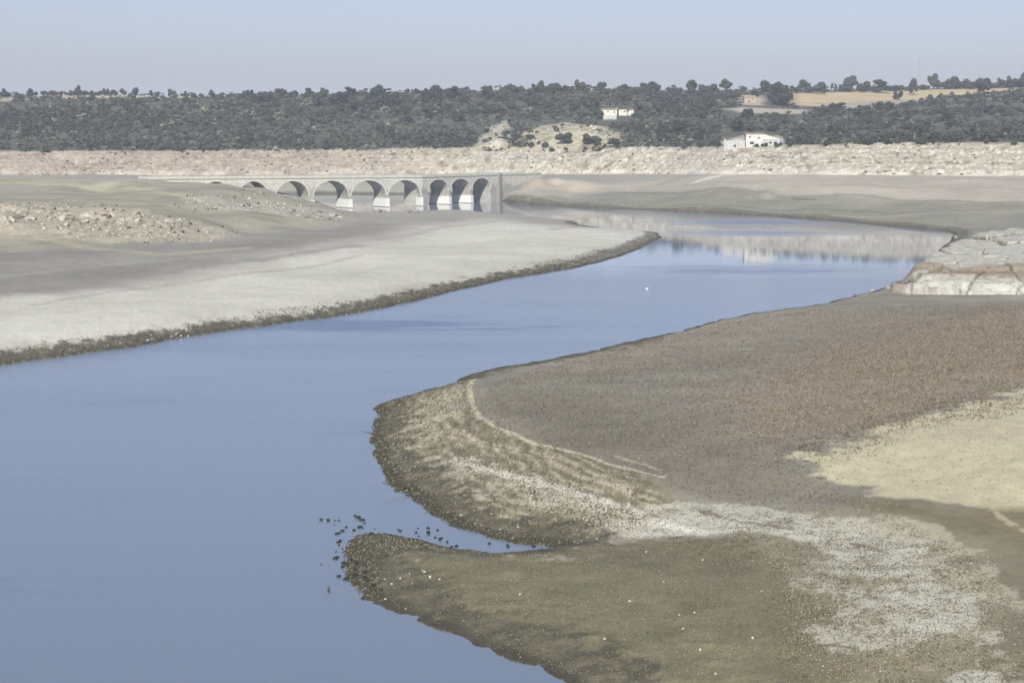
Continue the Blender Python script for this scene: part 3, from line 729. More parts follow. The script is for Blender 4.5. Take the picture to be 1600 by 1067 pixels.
for i in range(60):
    t_ = random.random(); a_ = 290 + 240 * t_; b_ = 316 + 22 * t_ + random.uniform(-5, 6)
    x, y, z, r = hit(a_, b_)
    put_rock("boulder", ROCKS[(i * 3) % 7], x, y, random.uniform(.25, .8), "pale stone in the whitish strip running from the knoll to the bridge", "rock", "stones in the strip towards the bridge")
for i, (a_, b_, w_) in enumerate([(478, 341, 9), (518, 338, 11), (532, 341, 9), (510, 336, 8)]):
    x, y, z, r = hit(a_, b_)
    put_rock("boulder", ROCKS[i], x, y, w_ * r / F * .6, ["dark and pale boulder left of the pair at the mud's corner near the bridge", "pale boulder with a dark side at the mud's corner before the bridge piers",
             "dark boulder at the very corner of the mud before the bridge piers", "small pale boulder just behind the pair at the mud's corner"][i], "rock")
for i, (a_, b_, w_) in enumerate([(583, 337, 8), (593, 338, 12), (601, 337, 8), (640, 338, 9), (650, 339, 11)]):
    x, y = P(a_, b_, 0)
    put_rock("boulder", ROCKS[(i + 1) % 7], x, y, w_ * 620 / F * .55, "low dark rock at the water's edge before the %s white bridge pier from the right" % ("fifth" if i < 3 else "fourth"), "rock",
             "dark rocks before the fifth pier" if i < 3 else "dark rocks before the fourth pier").data = ROCKS[0]
# small spit tip
x, y, z, r = hit(905, 348)
put_rock("boulder", ROCKS[3], x, y, 1.6, "dark low hump at the tip of the thin mud spit below the bridge", "rock", sink=.3)
# shore stones on the left bank
for i, (a_, b_, w_) in enumerate([(231, 533, 9), (238, 531, 7), (268, 526, 5), (276, 524, 9), (283, 527, 7), (294, 526, 6), (309, 529, 7), (188, 536, 4)]):
    x, y, z, r = hit(a_, b_)
    o = put_rock("shore_stone", ROCKS[(i * 2 + 1) % 7], x, y, w_ * r / F * .5,
             ["larger white stone on the dark left bank", "small white stone touching the larger one on the dark left bank", "small pale stone left of the cluster at the waterline", "brightest white stone of the cluster at the left waterline",
              "dark stone at the middle of the cluster at the left waterline", "small dark stone right of the cluster at the left waterline", "lone dark stone in the water off the left bank", "tiny pale stone high on the dark left bank"][i], "stone", sink=.3)
# right granite outcrop -------------------------------------------------------
def voro(x, y, sc, seed, jit=.9):
    gx = x / sc; gy = y / sc; ix = np.floor(gx); iy = np.floor(gy)
    d1 = np.full(x.shape, 9.0); d2 = np.full(x.shape, 9.0); idv = np.zeros(x.shape); cxm = np.zeros(x.shape); cym = np.zeros(x.shape)
    for a_ in (-1, 0, 1):
        for b_ in (-1, 0, 1):
            cx = ix + a_; cy = iy + b_
            qx = cx + .5 + (_hash(cx, cy, seed) - .5) * jit; qy = cy + .5 + (_hash(cx, cy, seed + 9) - .5) * jit
            d = np.hypot(gx - qx, gy - qy); hh = _hash(cx, cy, seed + 20)
            n_ = d < d1
            d2 = np.where(n_, d1, np.minimum(d2, d)); idv = np.where(n_, hh, idv); cxm = np.where(n_, gx - qx, cxm); cym = np.where(n_, gy - qy, cym); d1 = np.where(n_, d, d1)
    return d1, d2, idv, cxm, cym
fl = hit(1434, 466); fr = hit(1600, 474)
ox0, ox1 = fl[0] - 3, 175.0
yfront = lambda x: np.interp(x, [fl[0] - 3, fl[0], fr[0], 175], [345, 337, 325, 322])
gx_, gy_ = np.meshgrid(np.arange(ox0, ox1, .22), np.arange(0, 95, .3))
OY = yfront(gx_) + gy_ + fbm(gx_, gy_ * 0, 5, 3, 91) * 3.0 * sstep(14, 0, gy_)
wl = sstep(0, 1, (gx_ - ox0 - np.interp(gy_, [0, 5, 15, 30, 60, 95], [0.5, 1.2, 4.5, 9.5, 24, 41]) + fbm(gx_, gy_, 6, 3, 92) * 1.5) / 3.5)
wb = sstep(95, 70, gy_)
fy = gy_ + (_hash(np.floor((gx_ + gy_ * .9 + fbm(gx_, gy_, 4, 2, 140) * 1.2) / 4.6), gx_ * 0, 141) - .5) * 2.6 * sstep(12, 5, gy_)
prof = np.interp(fy, [-2, .2, 1.8, 2.4, 4.2, 4.8, 7.5, 8.2, 14, 40, 70, 95], [0.1, .5, 1.9, 2.0, 2.9, 3.4, 3.9, 4.5, 5.1, 6.6, 7.4, 7.0])
prof = prof * np.interp(gx_, [ox0, ox0 + 6, ox0 + 16, 150, 175], [.62, .85, 1.0, 1.1, 1.15])
ang = -.75
rx = gx_ * math.cos(ang) + gy_ * math.sin(ang) * .8; ry = -gx_ * math.sin(ang) + gy_ * math.cos(ang) * .8
rx = rx + fbm(gx_, gy_, 5, 3, 95) * 1.6; ry = ry + fbm(gx_, gy_, 5, 3, 96) * 1.6
d1, d2, idv, cxm, cym = voro(rx, ry * .34, 5.2, 3)
e1, e2, ide, _, _ = voro(rx * 1.0, ry * .4, 2.2, 7)
crack = sstep(.07, .0, d2 - d1); crack2 = sstep(.05, 0, e2 - e1) * sstep(-.1, .2, fbm(gx_, gy_, 8, 3, 120)) * .25
hrk = prof * wl * wb
hrk = hrk + wl * wb * ((idv - .5) * .6 * sstep(1, 5, gy_ + 1.2) + cxm * (idv - .5) * 1.2 - cym * .3 - crack * .8 - crack2 * .3 + fbm(gx_, gy_, 1.6, 3, 97) * .10 + fbm(gx_, gy_, 9, 3, 98) * .5)
# ledges parallel to the front
led = np.sin((gy_ + fbm(gx_, gy_, 9, 3, 99) * 3.5) * .8)
hrk = hrk + wl * sstep(.2, .8, led) * .22 * sstep(14, 8, gy_) * sstep(.6, 2, gy_)
hrk = np.where(wl * wb > .05, np.maximum(hrk, .5 + .6 * np.clip(prof, 0, 1)), hrk)
gz_ = grid_at(GZ, gx_.ravel(), OY.ravel()).reshape(gx_.shape)
OZ = np.maximum(gz_, 0) - .5 + hrk * 1.0
baseh = grid_at(GZ, gx_.ravel(), OY.ravel()).reshape(gx_.shape)
OZ = np.where(wl * wb < .02, baseh - 1.2, np.where(hrk > .3, 1.0 + hrk, OZ - .2))
OZ[0, :] = baseh[0, :] - 1.6
oc = np.zeros(gx_.shape + (3,)); oc[:] = A(192, 189, 179)
def oblend(mk, col):
    global oc
    oc = oc + (col - oc) * mk[..., None]
oblend(sstep(0, .5, fbm(gx_, gy_, 4, 4, 101)) * .6, A(170, 166, 154))
band = np.exp(-((gy_ - 8 - fbm(gx_, gy_, 8, 3, 102) * 3) / 3.2) ** 2)
oblend(np.clip(band * 1.2, 0, 1) * .9, A(142, 128, 110))
oblend(sstep(4.6, 3.2, gy_) * .75, A(194, 192, 182))
jn = np.abs(((gx_ + gy_ * .9 + fbm(gx_, gy_, 4, 2, 140) * 1.2) / 4.6) % 1 - .5)
oblend(sstep(.47, .495, jn) * sstep(12, 8, gy_) * .8, A(90, 84, 72))
lay = np.abs((prof + fbm(gx_, gy_, 6, 3, 142) * .25) % .95 - .475)
oblend(sstep(.44, .47, lay) * sstep(9, 5, gy_) * .6, A(110, 102, 88))
oblend(np.clip(sstep(7, 0, gx_ - ox0) * .8, 0, 1), A(160, 145, 128))
oblend(sstep(.25, .5, fbm(gx_, gy_, 1.0, 3, 103)) * .35, A(150, 144, 130))
oblend(crack * .85, A(84, 78, 68)); oblend(crack2 * 2, A(120, 112, 98))
nY, nX = gx_.shape
ii, jj = np.meshgrid(np.arange(nY - 1), np.arange(nX - 1), indexing='ij'); a = (ii * nX + jj).ravel()
M_out = vcol_mat("outcrop_granite", .9, (1.2, .8, 1.12), .45, 1.1, .14)
o = mesh_obj("rock_outcrop", np_mesh("rock_outcrop", np.stack([gx_, OY, OZ], -1).reshape(-1, 3), np.stack([a, a + 1, a + nX + 1, a + nX], -1), M_out, oc.reshape(-1, 3)))
tag(o, "wide cracked outcrop of white and brown granite slabs at the right edge", "rock outcrop")
for i, (a_, b_, w_, l_) in enumerate([(1447, 425, 26, "rounded brown boulder at the left end of the cracked granite outcrop"), (1388, 451, 12, "dark stone at the waterline left of the granite outcrop"),
                                   (1362, 455, 8, "small dark stone at the waterline, second left of the granite outcrop"), (1335, 460, 6, "smallest dark stone at the waterline left of the granite outcrop"),
                                   (1420, 448, 10, "pale stone at the foot of the granite outcrop's left end"), (1494, 372, 11, "dark stone at the mud corner behind the granite outcrop"),
                                   (1466, 398, 12, "dark stone under the mud edge just behind the granite outcrop")]):
    x, y, z, r = hit(a_, b_)
    put_rock("boulder", ROCKS[(i * 2) % 7], x, y, w_ * r / F * .55, l_, "rock")

# stones and debris near the headland
def scatter_px(n, poly, sd=0):
    out = []; xs = [p[0] for p in poly]; ys = [p[1] for p in poly]
    r_ = random.Random(sd)
    while len(out) < n:
        a_, b_ = r_.uniform(min(xs), max(xs)), r_.uniform(min(ys), max(ys))
        c = False
        for i in range(len(poly)):
            x0, y0 = poly[i]; x1, y1 = poly[i - 1]
            if (y0 > b_) != (y1 > b_) and a_ < (x1 - x0) * (b_ - y0) / (y1 - y0) + x0: c = not c
        if c: out.append((a_, b_))
    return out
SM = [rock_mesh("stone", 40 + k, M_stone_small, .6, ICO1) for k in range(4)]
DM = [rock_mesh("stone", 50 + k, M_mudstone, .7, ICO1) for k in range(4)]
wh = [(813, 932, .16), (984, 941, .14), (945, 1002, .13), (1010, 864, .11), (1037, 910, .12), (1098, 877, .12), (1061, 962, .10), (1085, 960, .12), (1067, 983, .10), (1176, 999, .16), (1094, 1017, .17), (1118, 1054, .12),
      (663, 895, .15), (672, 905, .2), (687, 908, .15), (660, 892, .1), (601, 907, .1), (612, 915, .13), (625, 905, .12), (640, 898, .09), (602, 938, .11), (634, 954, .08), (1190, 925, .1), (955, 848, .1)]
for i, (a_, b_, s_) in enumerate(wh):
    x, y, z, r = hit(a_, b_)
    if s_ > .24: lab = "broad white stone at the bottom edge, %s of the two" % ("right" if a_ > 1500 else "left")
    else: lab = "small white stone lying alone on the olive foreground mud"
    put_rock("stone", SM[i % 4], x, y, s_, lab, "stone", None if s_ > .24 else "white stones on the foreground mud", sink=.2)
sh = scatter_px(44, [(500, 810), (560, 805), (600, 832), (560, 838), (535, 870), (545, 905), (562, 930), (520, 905), (500, 880), (530, 850)], 3) + \
     scatter_px(20, [(610, 822), (680, 826), (760, 845), (860, 856), (700, 856), (640, 838)], 4) + scatter_px(16, [(535, 860), (560, 870), (600, 930), (560, 925), (540, 900)], 5)
for i, (a_, b_) in enumerate(sh):
    x, y = P(a_, b_, 0)
    put_rock("stone", DM[i % 4], x, y, random.uniform(.22, .5) ** 2, "small dark clod breaking the calm water round the southern mud tip", "stone", "dark clods in the shallows", sink=.25)
# driftwood
M_wood = vcol_mat("dead_wood", .9, (4.0, .7, 1.1), .2, 6, .02, base=A(84, 80, 62))
def tube(mb, p0, p1, r0, r1, n=6):
    p0 = Vector(p0); p1 = Vector(p1); d = (p1 - p0).normalized(); u = d.orthogonal().normalized(); v = d.cross(u)
    k = len(mb.v)
    for p, r in ((p0, r0), (p1, r1)):
        for i in range(n):
            a_ = 2 * math.pi * i / n; q = p + (u * math.cos(a_) + v * math.sin(a_)) * r; mb.v.append(tuple(q))
    for i in range(n): mb.f.append((k + i, k + (i + 1) % n, k + n + (i + 1) % n, k + n + i))
    mb.f.append(tuple(k + i for i in range(n))[::-1]); mb.f.append(tuple(k + n + i for i in range(n)))
def branch(px, py, L, rz, label, seed, name="driftwood_branch"):
    r_ = random.Random(seed); x, y = P(px, py, 0); mb = MB()
    pts = [Vector((0, 0, .05))]; d = Vector((1, 0, .12))
    for k in range(5):
        pts.append(pts[-1] + d.normalized() * L / 5); d += Vector((0, r_.uniform(-.5, .5), r_.uniform(-.15, .2)))
    for k in range(5):
        tube(mb, pts[k], pts[k + 1], .07 * (1 - k / 6), .07 * (1 - (k + 1) / 6))
        for q in range(2):
            s_ = r_.choice((-1, 1)); e = pts[k + 1] + Vector((r_.uniform(.1, .5), s_ * r_.uniform(.15, .6), r_.uniform(.05, .4))) * L * .3
            tube(mb, pts[k + 1], e, .03, .008, 5)
            tube(mb, e, e + Vector((r_.uniform(0, .3), r_.uniform(-.3, .3), r_.uniform(0, .2))) * L * .2, .012, .005, 4)
    o = mb.build(name, M_wood); o.location = (x, y, max(ground(x, y), 0)); o.rotation_euler = (0, 0, rz); tag(o, label, "branch"); return o
branch(598, 688, 2.2, math.pi, "dark leafy snag sticking out of the headland's westmost point into the water", 1)
branch(645, 768, 2.6, math.pi + .1, "forked bare branch reaching into the water under the headland bank", 2)
branch(632, 640, 1.6, 2.8, "twiggy dark snag on the headland's northern waterline", 4)
branch(515, 925, .8, 2.0, "small dark snag standing in the water left of the southern mud tip", 3)

# ------------------------------------------------------------------ oaks
def leaf_blob(r_, n, size, rad=(1, 1, .8), lumps=6):
    cs = [(r_.normal(size=3) * .42 * np.array(rad)) for _ in range(lumps)]; cs = [c + np.array([0, 0, .1]) for c in cs]
    rs = [r_.uniform(.42, .7) for _ in range(lumps)]
    V_ = []; F_ = []; K = []
    for i in range(n):
        k = r_.integers(lumps); d = r_.normal(size=3); d /= np.linalg.norm(d)
        p = cs[k] + d * rs[k] * np.array(rad) * r_.uniform(.8, 1.06)
        nn = d + r_.normal(size=3) * .5; nn /= np.linalg.norm(nn)
        u = np.cross(nn, [0, 0, 1.0]); u /= (np.linalg.norm(u) + 1e-6); v = np.cross(nn, u)
        s = size * r_.uniform(.6, 1.3); a_ = r_.uniform(0, 6.28); u2 = u * math.cos(a_) + v * math.sin(a_); v2 = -u * math.sin(a_) + v * math.cos(a_)
        b0 = len(V_)
        V_ += [p - u2 * s, p - v2 * s * .8, p + u2 * s, p + v2 * s * .8]; F_.append((b0, b0 + 1, b0 + 2, b0 + 3)); K += [r_.uniform(.7, 1.3)] * 4
    return np.array(V_), np.array(F_), np.array(K), cs, rs
M_leaf = vcol_mat("oak_leaves", .85, (.6, .8, 1.2))
M_bark = vcol_mat("bark", .95, (3, .8, 1.1), base=(.09, .075, .06))
oak_cols = [np.array(q) for q in ((.038, .044, .039), (.048, .055, .043), (.032, .040, .038), (.056, .059, .047), (.042, .050, .040), (.036, .042, .038), (.047, .057, .050))]
CR = []
for k in range(7):
    r_ = np.random.default_rng(100 + k)
    V_, F_, K, cs, rs = leaf_blob(r_, 420, .13, (1, 1, .78), 7)
    cv = []; cf = []; ck = []
    for c, rd in zip(cs, rs):
        b0 = sum(len(q) for q in cv); cv.append(ICO1[0] * rd * .86 * np.array([1, 1, .78]) + c); cf.append(ICO1[1] + b0); ck.append(np.full(len(ICO1[0]), .8))
    # leaves as triangles so both parts share one mesh
    T = np.concatenate([F_[:, [0, 1, 2]], F_[:, [0, 2, 3]]])
    VV = np.concatenate([V_] + cv); FF = np.concatenate([T, np.concatenate(cf) + len(V_)]); KK = np.concatenate([K] + ck)
    mn = VV[:, 2].min(); VV[:, 2] -= mn; sc_ = VV[:, 2].max(); w_ = max(np.ptp(VV[:, 0]), np.ptp(VV[:, 1]))
    VV[:, 2] = VV[:, 2] / sc_ * .93 + .07; VV[:, :2] /= w_             # unit tree: width 1, height 1
    CR.append(np_mesh("crown", VV, FF, M_leaf, oak_cols[k][None, :] * KK[:, None]))
tk = MB(); tube(tk, (0, 0, -.08), (0.01, 0, .22), .045, .03, 7); tube(tk, (.01, 0, .2), (.16, .05, .5), .026, .012, 5); tube(tk, (.01, 0, .2), (-.15, -.06, .52), .026, .012, 5); tube(tk, (.01, 0, .2), (.0, .13, .55), .022, .01, 5)
tmp = tk.build("trunk", M_bark); TRUNK = tmp.data; bpy.data.objects.remove(tmp)
def oak(px, py, wpx, hpx, label, group=None, r=None, cat="tree", name="oak_tree", k=None):
    if r is None: x, y, z, r = hit(px, py)
    else:
        x, y = PR(px, r); z = zat(px, py, r); z = min(z, ground(x, y) + .5)
    t = empty(name, (x, y, z - .15), random.uniform(0, 6.28))
    t.scale = (wpx * r / F, wpx * r / F, hpx * r / F)
    mesh_obj("crown", CR[random.randrange(7) if k is None else k], t); mesh_obj("trunk", TRUNK, t)
    tag(t, label, cat, group); return t
sky_trees = [(7, 152, 10, 14, "leftmost small round oak on the skyline at the photo's left edge"), (30, 157, 17, 11, "low wide oak below the skyline between the two leftmost ones"), (49, 153, 11, 15, "small round oak on the skyline, second from the left edge"),
    (121, 152, 13, 19, "tallest round oak on the left skyline, standing before the thin pale field"), (145, 158, 13, 13, "round oak interrupting the pale field strip on the left skyline"), (165, 150, 12, 12, "bushy oak in the row behind the left pale field, left of a taller pair"),
    (178, 150, 12, 10, "small oak in the middle of the row behind the left pale field"), (193, 150, 13, 12, "last oak at the right end of the row behind the left pale field"), (213, 150, 13, 14, "detached round oak just right of the row behind the left pale field"),
    (236, 151, 11, 10, "left one of two touching low oaks on the left skyline"), (245, 151, 9, 8, "right one of two touching low oaks on the left skyline"), (267, 152, 14, 13, "dense square oak on the skyline above the buried end of the bridge"),
    (289, 152, 9, 10, "tiny oak on the skyline right of the dense square one"), (332, 152, 12, 12, "small dome shaped oak alone on the skyline before the wooded part begins"), (375, 153, 14, 8, "low oak where the wooded skyline begins"),
    (392, 151, 13, 11, "second low oak where the wooded skyline begins"), (443, 150, 14, 12, "round oak top above the wooded skyline over the bridge's third arch"), (483, 150, 17, 13, "wide oak top above the wooded skyline over the bridge's fifth arch"), (505, 150, 15, 13, "round oak top right beside the wide one over the bridge"),
    (535, 163, 30, 21, "large dark oak high on the slope straight above the bridge's middle"), (583, 158, 20, 18, "upright oak high on the slope right of the large dark one"), (608, 167, 30, 24, "big grey green oak on the slope, larger of the clump above the bridge's right arches"),
    (565, 173, 26, 15, "low spreading oak under the large dark one on the slope"), (637, 180, 22, 15, "round oak alone in mid slope above the bridge's right arches"), (670, 162, 24, 22, "upper one of two stacked oaks on the slope"), (672, 180, 30, 16, "lower wide one of two stacked oaks on the slope"),
    (708, 154, 24, 20, "big oak with its top on the skyline over the small arches"), (762, 156, 26, 23, "large dark oak just under the skyline left of the photo's centre line"), (800, 141, 10, 12, "small dark oak breaking the skyline near the middle"),
    (843, 142, 17, 17, "pointed round oak standing above the skyline over the bare rock dome"), (907, 142, 20, 18, "double topped oak standing above the skyline over the white farmhouse"), (975, 143, 20, 12, "low wide oak on the skyline right of the double topped one"),
    (976, 158, 28, 18, "dark oak behind the white farmhouse's right end"), (920, 168, 30, 20, "dark oak immediately behind and left of the white farmhouse"), (1020, 145, 24, 18, "wide oak over the skyline midway between farmhouse and pale track"), (1078, 143, 26, 19, "broad domed oak highest on the skyline near the centre right"),
    (1133, 141, 20, 18, "rounded oak on the skyline left of the ochre clearing"), (1105, 172, 22, 14, "oak in mid slope left of the pale track"), (1178, 152, 22, 12, "small oak growing right above the ochre clearing"), (1195, 145, 24, 20, "oak on the skyline over the ochre clearing"),
    (1222, 166, 38, 38, "very large dark oak at the left end of the stubble field"), (1208, 160, 24, 24, "oak joined to the left of the very large one by the stubble field"), (1255, 144, 22, 20, "oak on the skyline at the stubble field's left rear corner"), (1283, 148, 26, 20, "dark round oak on the rear edge of the stubble field, second from its left"),
    (1300, 136, 6, 12, "narrow columnar tree on the skyline behind the stubble field"), (1306, 136, 6, 11, "second narrow columnar tree just right of the first behind the stubble field"), (1328, 144, 28, 26, "broad oak on the stubble field rear edge with a pale notch at its left"),
    (1352, 143, 22, 16, "lower oak between two broad ones on the stubble field's rear edge"), (1377, 146, 32, 22, "very broad dark oak on the stubble field's rear edge"), (1405, 157, 17, 15, "round oak standing alone in the middle of the stubble field"),
    (1427, 149, 16, 27, "conical tree alone in the stubble field under the radio mast"), (1459, 140, 28, 25, "tall round oak right of the radio mast on the skyline"), (1483, 140, 16, 17, "smaller oak joined to the right of the tall round one near the mast"), (1492, 140, 20, 21, "oak with a rounded top, third right of the mast"),
    (1512, 139, 18, 16, "small oak behind the widest field edge oak"), (1537, 146, 34, 24, "widest dark oak on the right part of the stubble field's edge"), (1563, 138, 18, 16, "oak on the far right skyline, right of the widest one"), (1582, 137, 20, 18, "second last oak at the right end of the skyline"), (1602, 137, 26, 24, "last oak cut by the photo's right edge on the skyline"),
    (1374, 172, 24, 14, "round oak at the lower edge of the stubble field in the scrub"), (1312, 172, 26, 12, "low oak at the lower edge of the stubble field, left of the round one"), (1507, 155, 14, 9, "low bush on the brow under the right part of the stubble field"),
    (1148, 205, 30, 22, "dark oak left of the white ruin near the pale bank"), (1062, 206, 30, 20, "dark oak in the low scrub between the bare dome and the white ruin"), (880, 226, 28, 20, "dark oak growing on the front of the bare rock dome, left of two"), (925, 226, 32, 18, "dark spreading oak growing on the front of the bare rock dome, right of two"),
    (962, 228, 24, 12, "low oak at the right foot of the bare rock dome"), (830, 230, 14, 9, "small bush at the left foot of the bare rock dome"), (868, 205, 9, 9, "tiny round bush alone high on the bare rock dome"), (1440, 226, 20, 14, "round oak by the pale rock at the foot of the right hillside")]
for a_, b_, w_, h_, l_ in sky_trees: oak(a_, b_, w_, h_, l_, "oaks named along the hill")
in_dome = lambda a_, b_: ((a_ - 893) / 80) ** 2 + ((b_ - 228) / 34) ** 2 < 1
# thin hedge of small trees behind the left field
for i in range(16):
    oak(58 + i * 7.6 + random.uniform(-2, 2), 149.5, random.uniform(9, 12), random.uniform(6, 9), "low tree in the thin hedge behind the pale field on the left skyline", "hedge trees on the left skyline")
for a_, b_, w_, h_ in [(1268, 146, 22, 11), (1318, 144, 24, 12), (1345, 144, 26, 12), (1365, 144, 20, 10), (1398, 143, 26, 10), (1415, 143, 22, 10), (1445, 141, 20, 9), (1475, 140, 26, 13), (1500, 139, 26, 13), (1522, 140, 28, 13), (1548, 139, 26, 12), (1572, 138, 24, 12), (1594, 137, 26, 13), (1240, 146, 22, 12)]:
    oak(a_, b_, w_, h_, "low oak filling the gaps between taller ones on the right skyline", "low oaks between the tall ones on the right skyline")
for a_, b_, w_, h_ in [(1168, 229, 16, 9), (1196, 230, 12, 7), (1216, 230, 14, 8), (1150, 230, 12, 7), (1205, 206, 26, 12), (1175, 206, 22, 12), (1140, 229, 14, 8), (1182, 231, 10, 6)]:
    oak(a_, b_, w_, h_, "small bush growing right against the white ruin", "bushes round the white ruin", name="bush", cat="bush")
for i in range(46):
    a_ = random.uniform(815, 975); b_ = random.uniform(198, 232)
    if not in_dome(a_, b_): continue
    x, y, z, r = hit(a_, b_)
    put_rock("boulder", ROCKS[i % 7], x, y, random.uniform(.5, 1.5), "pale boulder on the bare rock dome above the dry bank", "rock", "boulders on the bare dome", tilt=.6)
# oaks over the hillside
cand = []
ex_polys = [FIELD, LFIELD]
def in_poly(a_, b_, poly):
    c = False
    for i in range(len(poly)):
        x0, y0 = poly[i]; x1, y1 = poly[i - 1]
        if (y0 > b_) != (y1 > b_) and a_ < (x1 - x0) * (b_ - y0) / (y1 - y0) + x0: c = not c
    return c
BLOCK = [(938, 164, 992, 190), (1125, 168, 1265, 180), (1156, 146, 1200, 168), (1128, 202, 1224, 232), (1236, 128, 1700, 170), (735, 186, 805, 235), (808, 190, 982, 236)]
def blocked(a_, b_, pad=0):
    return any(x0 - pad < a_ < x1 + pad and y0 - pad < b_ < y1 + pad for x0, y0, x1, y1 in BLOCK)
n = 0
while n < 205:
    a_ = random.uniform(380, 1640); row0 = float(sky_row(a_))
    b_ = row0 + 3 + (random.random() ** 1.5) * (226 - row0)
    if a_ < 700 and random.random() < .45: continue
    if blocked(a_, b_, 3) or (a_ > 1230 and b_ < 172 + (1600 - a_) * -.02): continue
    sz = random.uniform(12, 24) * (1.0 if b_ < 190 else .85)
    oak(a_, b_, sz, sz * random.uniform(.6, .8), "dark evergreen oak rising out of the hillside scrub" if a_ < 1000 else "dark evergreen oak rising out of the scrub on the right half of the hill",
        "oaks in the left half hillside scrub" if a_ < 1000 else "oaks in the right half hillside scrub"); n += 1

# ------------------------------------------------------------------ scrub: one mass nobody could count
def bake(n, place, vf, ff, kk, name, mat, label=None, cat=None):
    """place -> arrays x,y,z,sx,sz,rot,col(3),variant"""
    x, y, z, sx, sz, rot, col, var = place
    Vs = []; Fs = []; Cs = []; off = 0
    for v in range(len(vf)):
        idx = np.nonzero(var == v)[0]
        if len(idx) == 0: continue
        bv = vf[v]; nv = len(bv)
        c, s = np.cos(rot[idx])[:, None], np.sin(rot[idx])[:, None]
        X_ = (bv[None, :, 0] * c - bv[None, :, 1] * s) * sx[idx][:, None] + x[idx][:, None]
        Y_ = (bv[None, :, 0] * s + bv[None, :, 1] * c) * sx[idx][:, None] + y[idx][:, None]
        Z_ = bv[None, :, 2] * sz[idx][:, None] + z[idx][:, None]
        Vs.append(np.stack([X_, Y_, Z_], -1).reshape(-1, 3))
        Fs.append((ff[v][None] + (np.arange(len(idx)) * nv)[:, None, None]).reshape(-1, ff[v].shape[1]) + off)
        Cs.append((col[idx][:, None, :] * kk[v][None, :, None]).reshape(-1, 3)); off += nv * len(idx)
    me = np_mesh(name, np.concatenate(Vs), np.concatenate(Fs), mat, np.concatenate(Cs))
    return mesh_obj(name, me)
bv_, bf_, bk_ = [], [], []
for k in range(6):
    r_ = np.random.default_rng(300 + k)
    V_, F_, K, cs, rs = leaf_blob(r_, 34, .24, (1, 1, .8), 3)
    T = np.concatenate([F_[:, [0, 1, 2]], F_[:, [0, 2, 3]]])
    cv = np.concatenate([ICO0[0] * rd * .8 * np.array([1, 1, .8]) + c for c, rd in zip(cs, rs)]); cf = np.concatenate([ICO0[1] + len(ICO0[0]) * q for q in range(3)])
    VV = np.concatenate([V_, cv]); FF = np.concatenate([T, cf + len(V_)]); KK = np.concatenate([K, np.full(len(cv), .85)])
    VV[:, 2] -= VV[:, 2].min(); VV[:, 2] /= VV[:, 2].max(); VV[:, :2] /= max(np.ptp(VV[:, 0]), np.ptp(VV[:, 1]))
    bv_.append(VV); bf_.append(FF); bk_.append(KK)
N = 16000
ra = rng.uniform(math.radians(-19), math.radians(19), N); q = rng.random(N)
pxa = 800 + np.tan(ra) * F * 1.007
D_, _, _, wd_ = ring_par(pxa)
r0 = D_ + wd_ - 4; r1 = sky_r(pxa) + 15
r_s = r0 + (r1 - r0) * q ** 1.25
bx = r_s * np.sin(ra); by = r_s * np.cos(ra)
bz_ = grid_at(GZ, bx, by)
rtt = grid_at(GRT, bx, by)
dens = fbm(bx, by, 45, 4, 500)
keep = (r_s > rtt - 2.5 + fbm(bx, by, 14, 3, 505) * 7 + rng.uniform(-3, 5, N)) & (rng.random(N) < .75 + dens * .9)
dd = by * CT - (bz_ - H) * ST
bpx = 800 + bx / dd * F; bpy_ = 533.5 - F * ((bz_ - H) * CT + by * ST) / dd
for x0, y0, x1, y1 in BLOCK[:4]: keep &= ~((bpx > x0) & (bpx < x1) & (bpy_ > y0 + 2) & (bpy_ < y1 + 3))
for poly in ([(a_, b_) for a_, b_ in FIELD], LFIELD, [(-300, 152), (20, 153), (55, 155), (20, 157), (-300, 157)]):
    wp = hp(poly); keep &= ~(sdf(bx, by, wp) > 0)
for poly, pr_ in ((DOME, .12), (DOME2, .3)):
    ins = sdf(bx, by, hp(poly)) > 0; keep &= ~(ins & (rng.random(N) > pr_))
keep = np.nonzero(keep)[0]
n = len(keep); print("scrub", n)
sx = (1.3 + 3.2 * rng.random(n) ** 1.8) * (1 + .35 * (r_s[keep] > 1000)); szz = sx * rng.uniform(.45, .75, n)
g1 = fbm(bx[keep], by[keep], 60, 3, 510); g2 = rng.random(n)
cc = np.array([.055, .063, .056])[None] * (1 + .4 * g1[:, None] + .5 * (g2[:, None] - .5))
cc[:, 0] *= 1 + .15 * (rng.random(n) - .4)
g3 = fbm(bx[keep], by[keep], 90, 3, 515); cc *= 1 + .35 * g3[:, None]
br = fbm(bx[keep], by[keep], 30, 3, 520) + rng.normal(size=n) * .2 > .32; cc[br] = cc[br] * np.array([1.5, 1.3, 1.15])
pale = rng.random(n) < .06; cc[pale] = np.array([.19, .185, .14])
so = bake(n, (bx[keep], by[keep], bz_[keep] - .2, sx, szz, rng.uniform(0, 6.28, n), cc, rng.integers(0, 6, n)), bv_, bf_, bk_, "scrub", M_leaf)
tag(so, "dense grey green scrub covering the whole hillside above the pale bank", "scrub", kind="stuff")

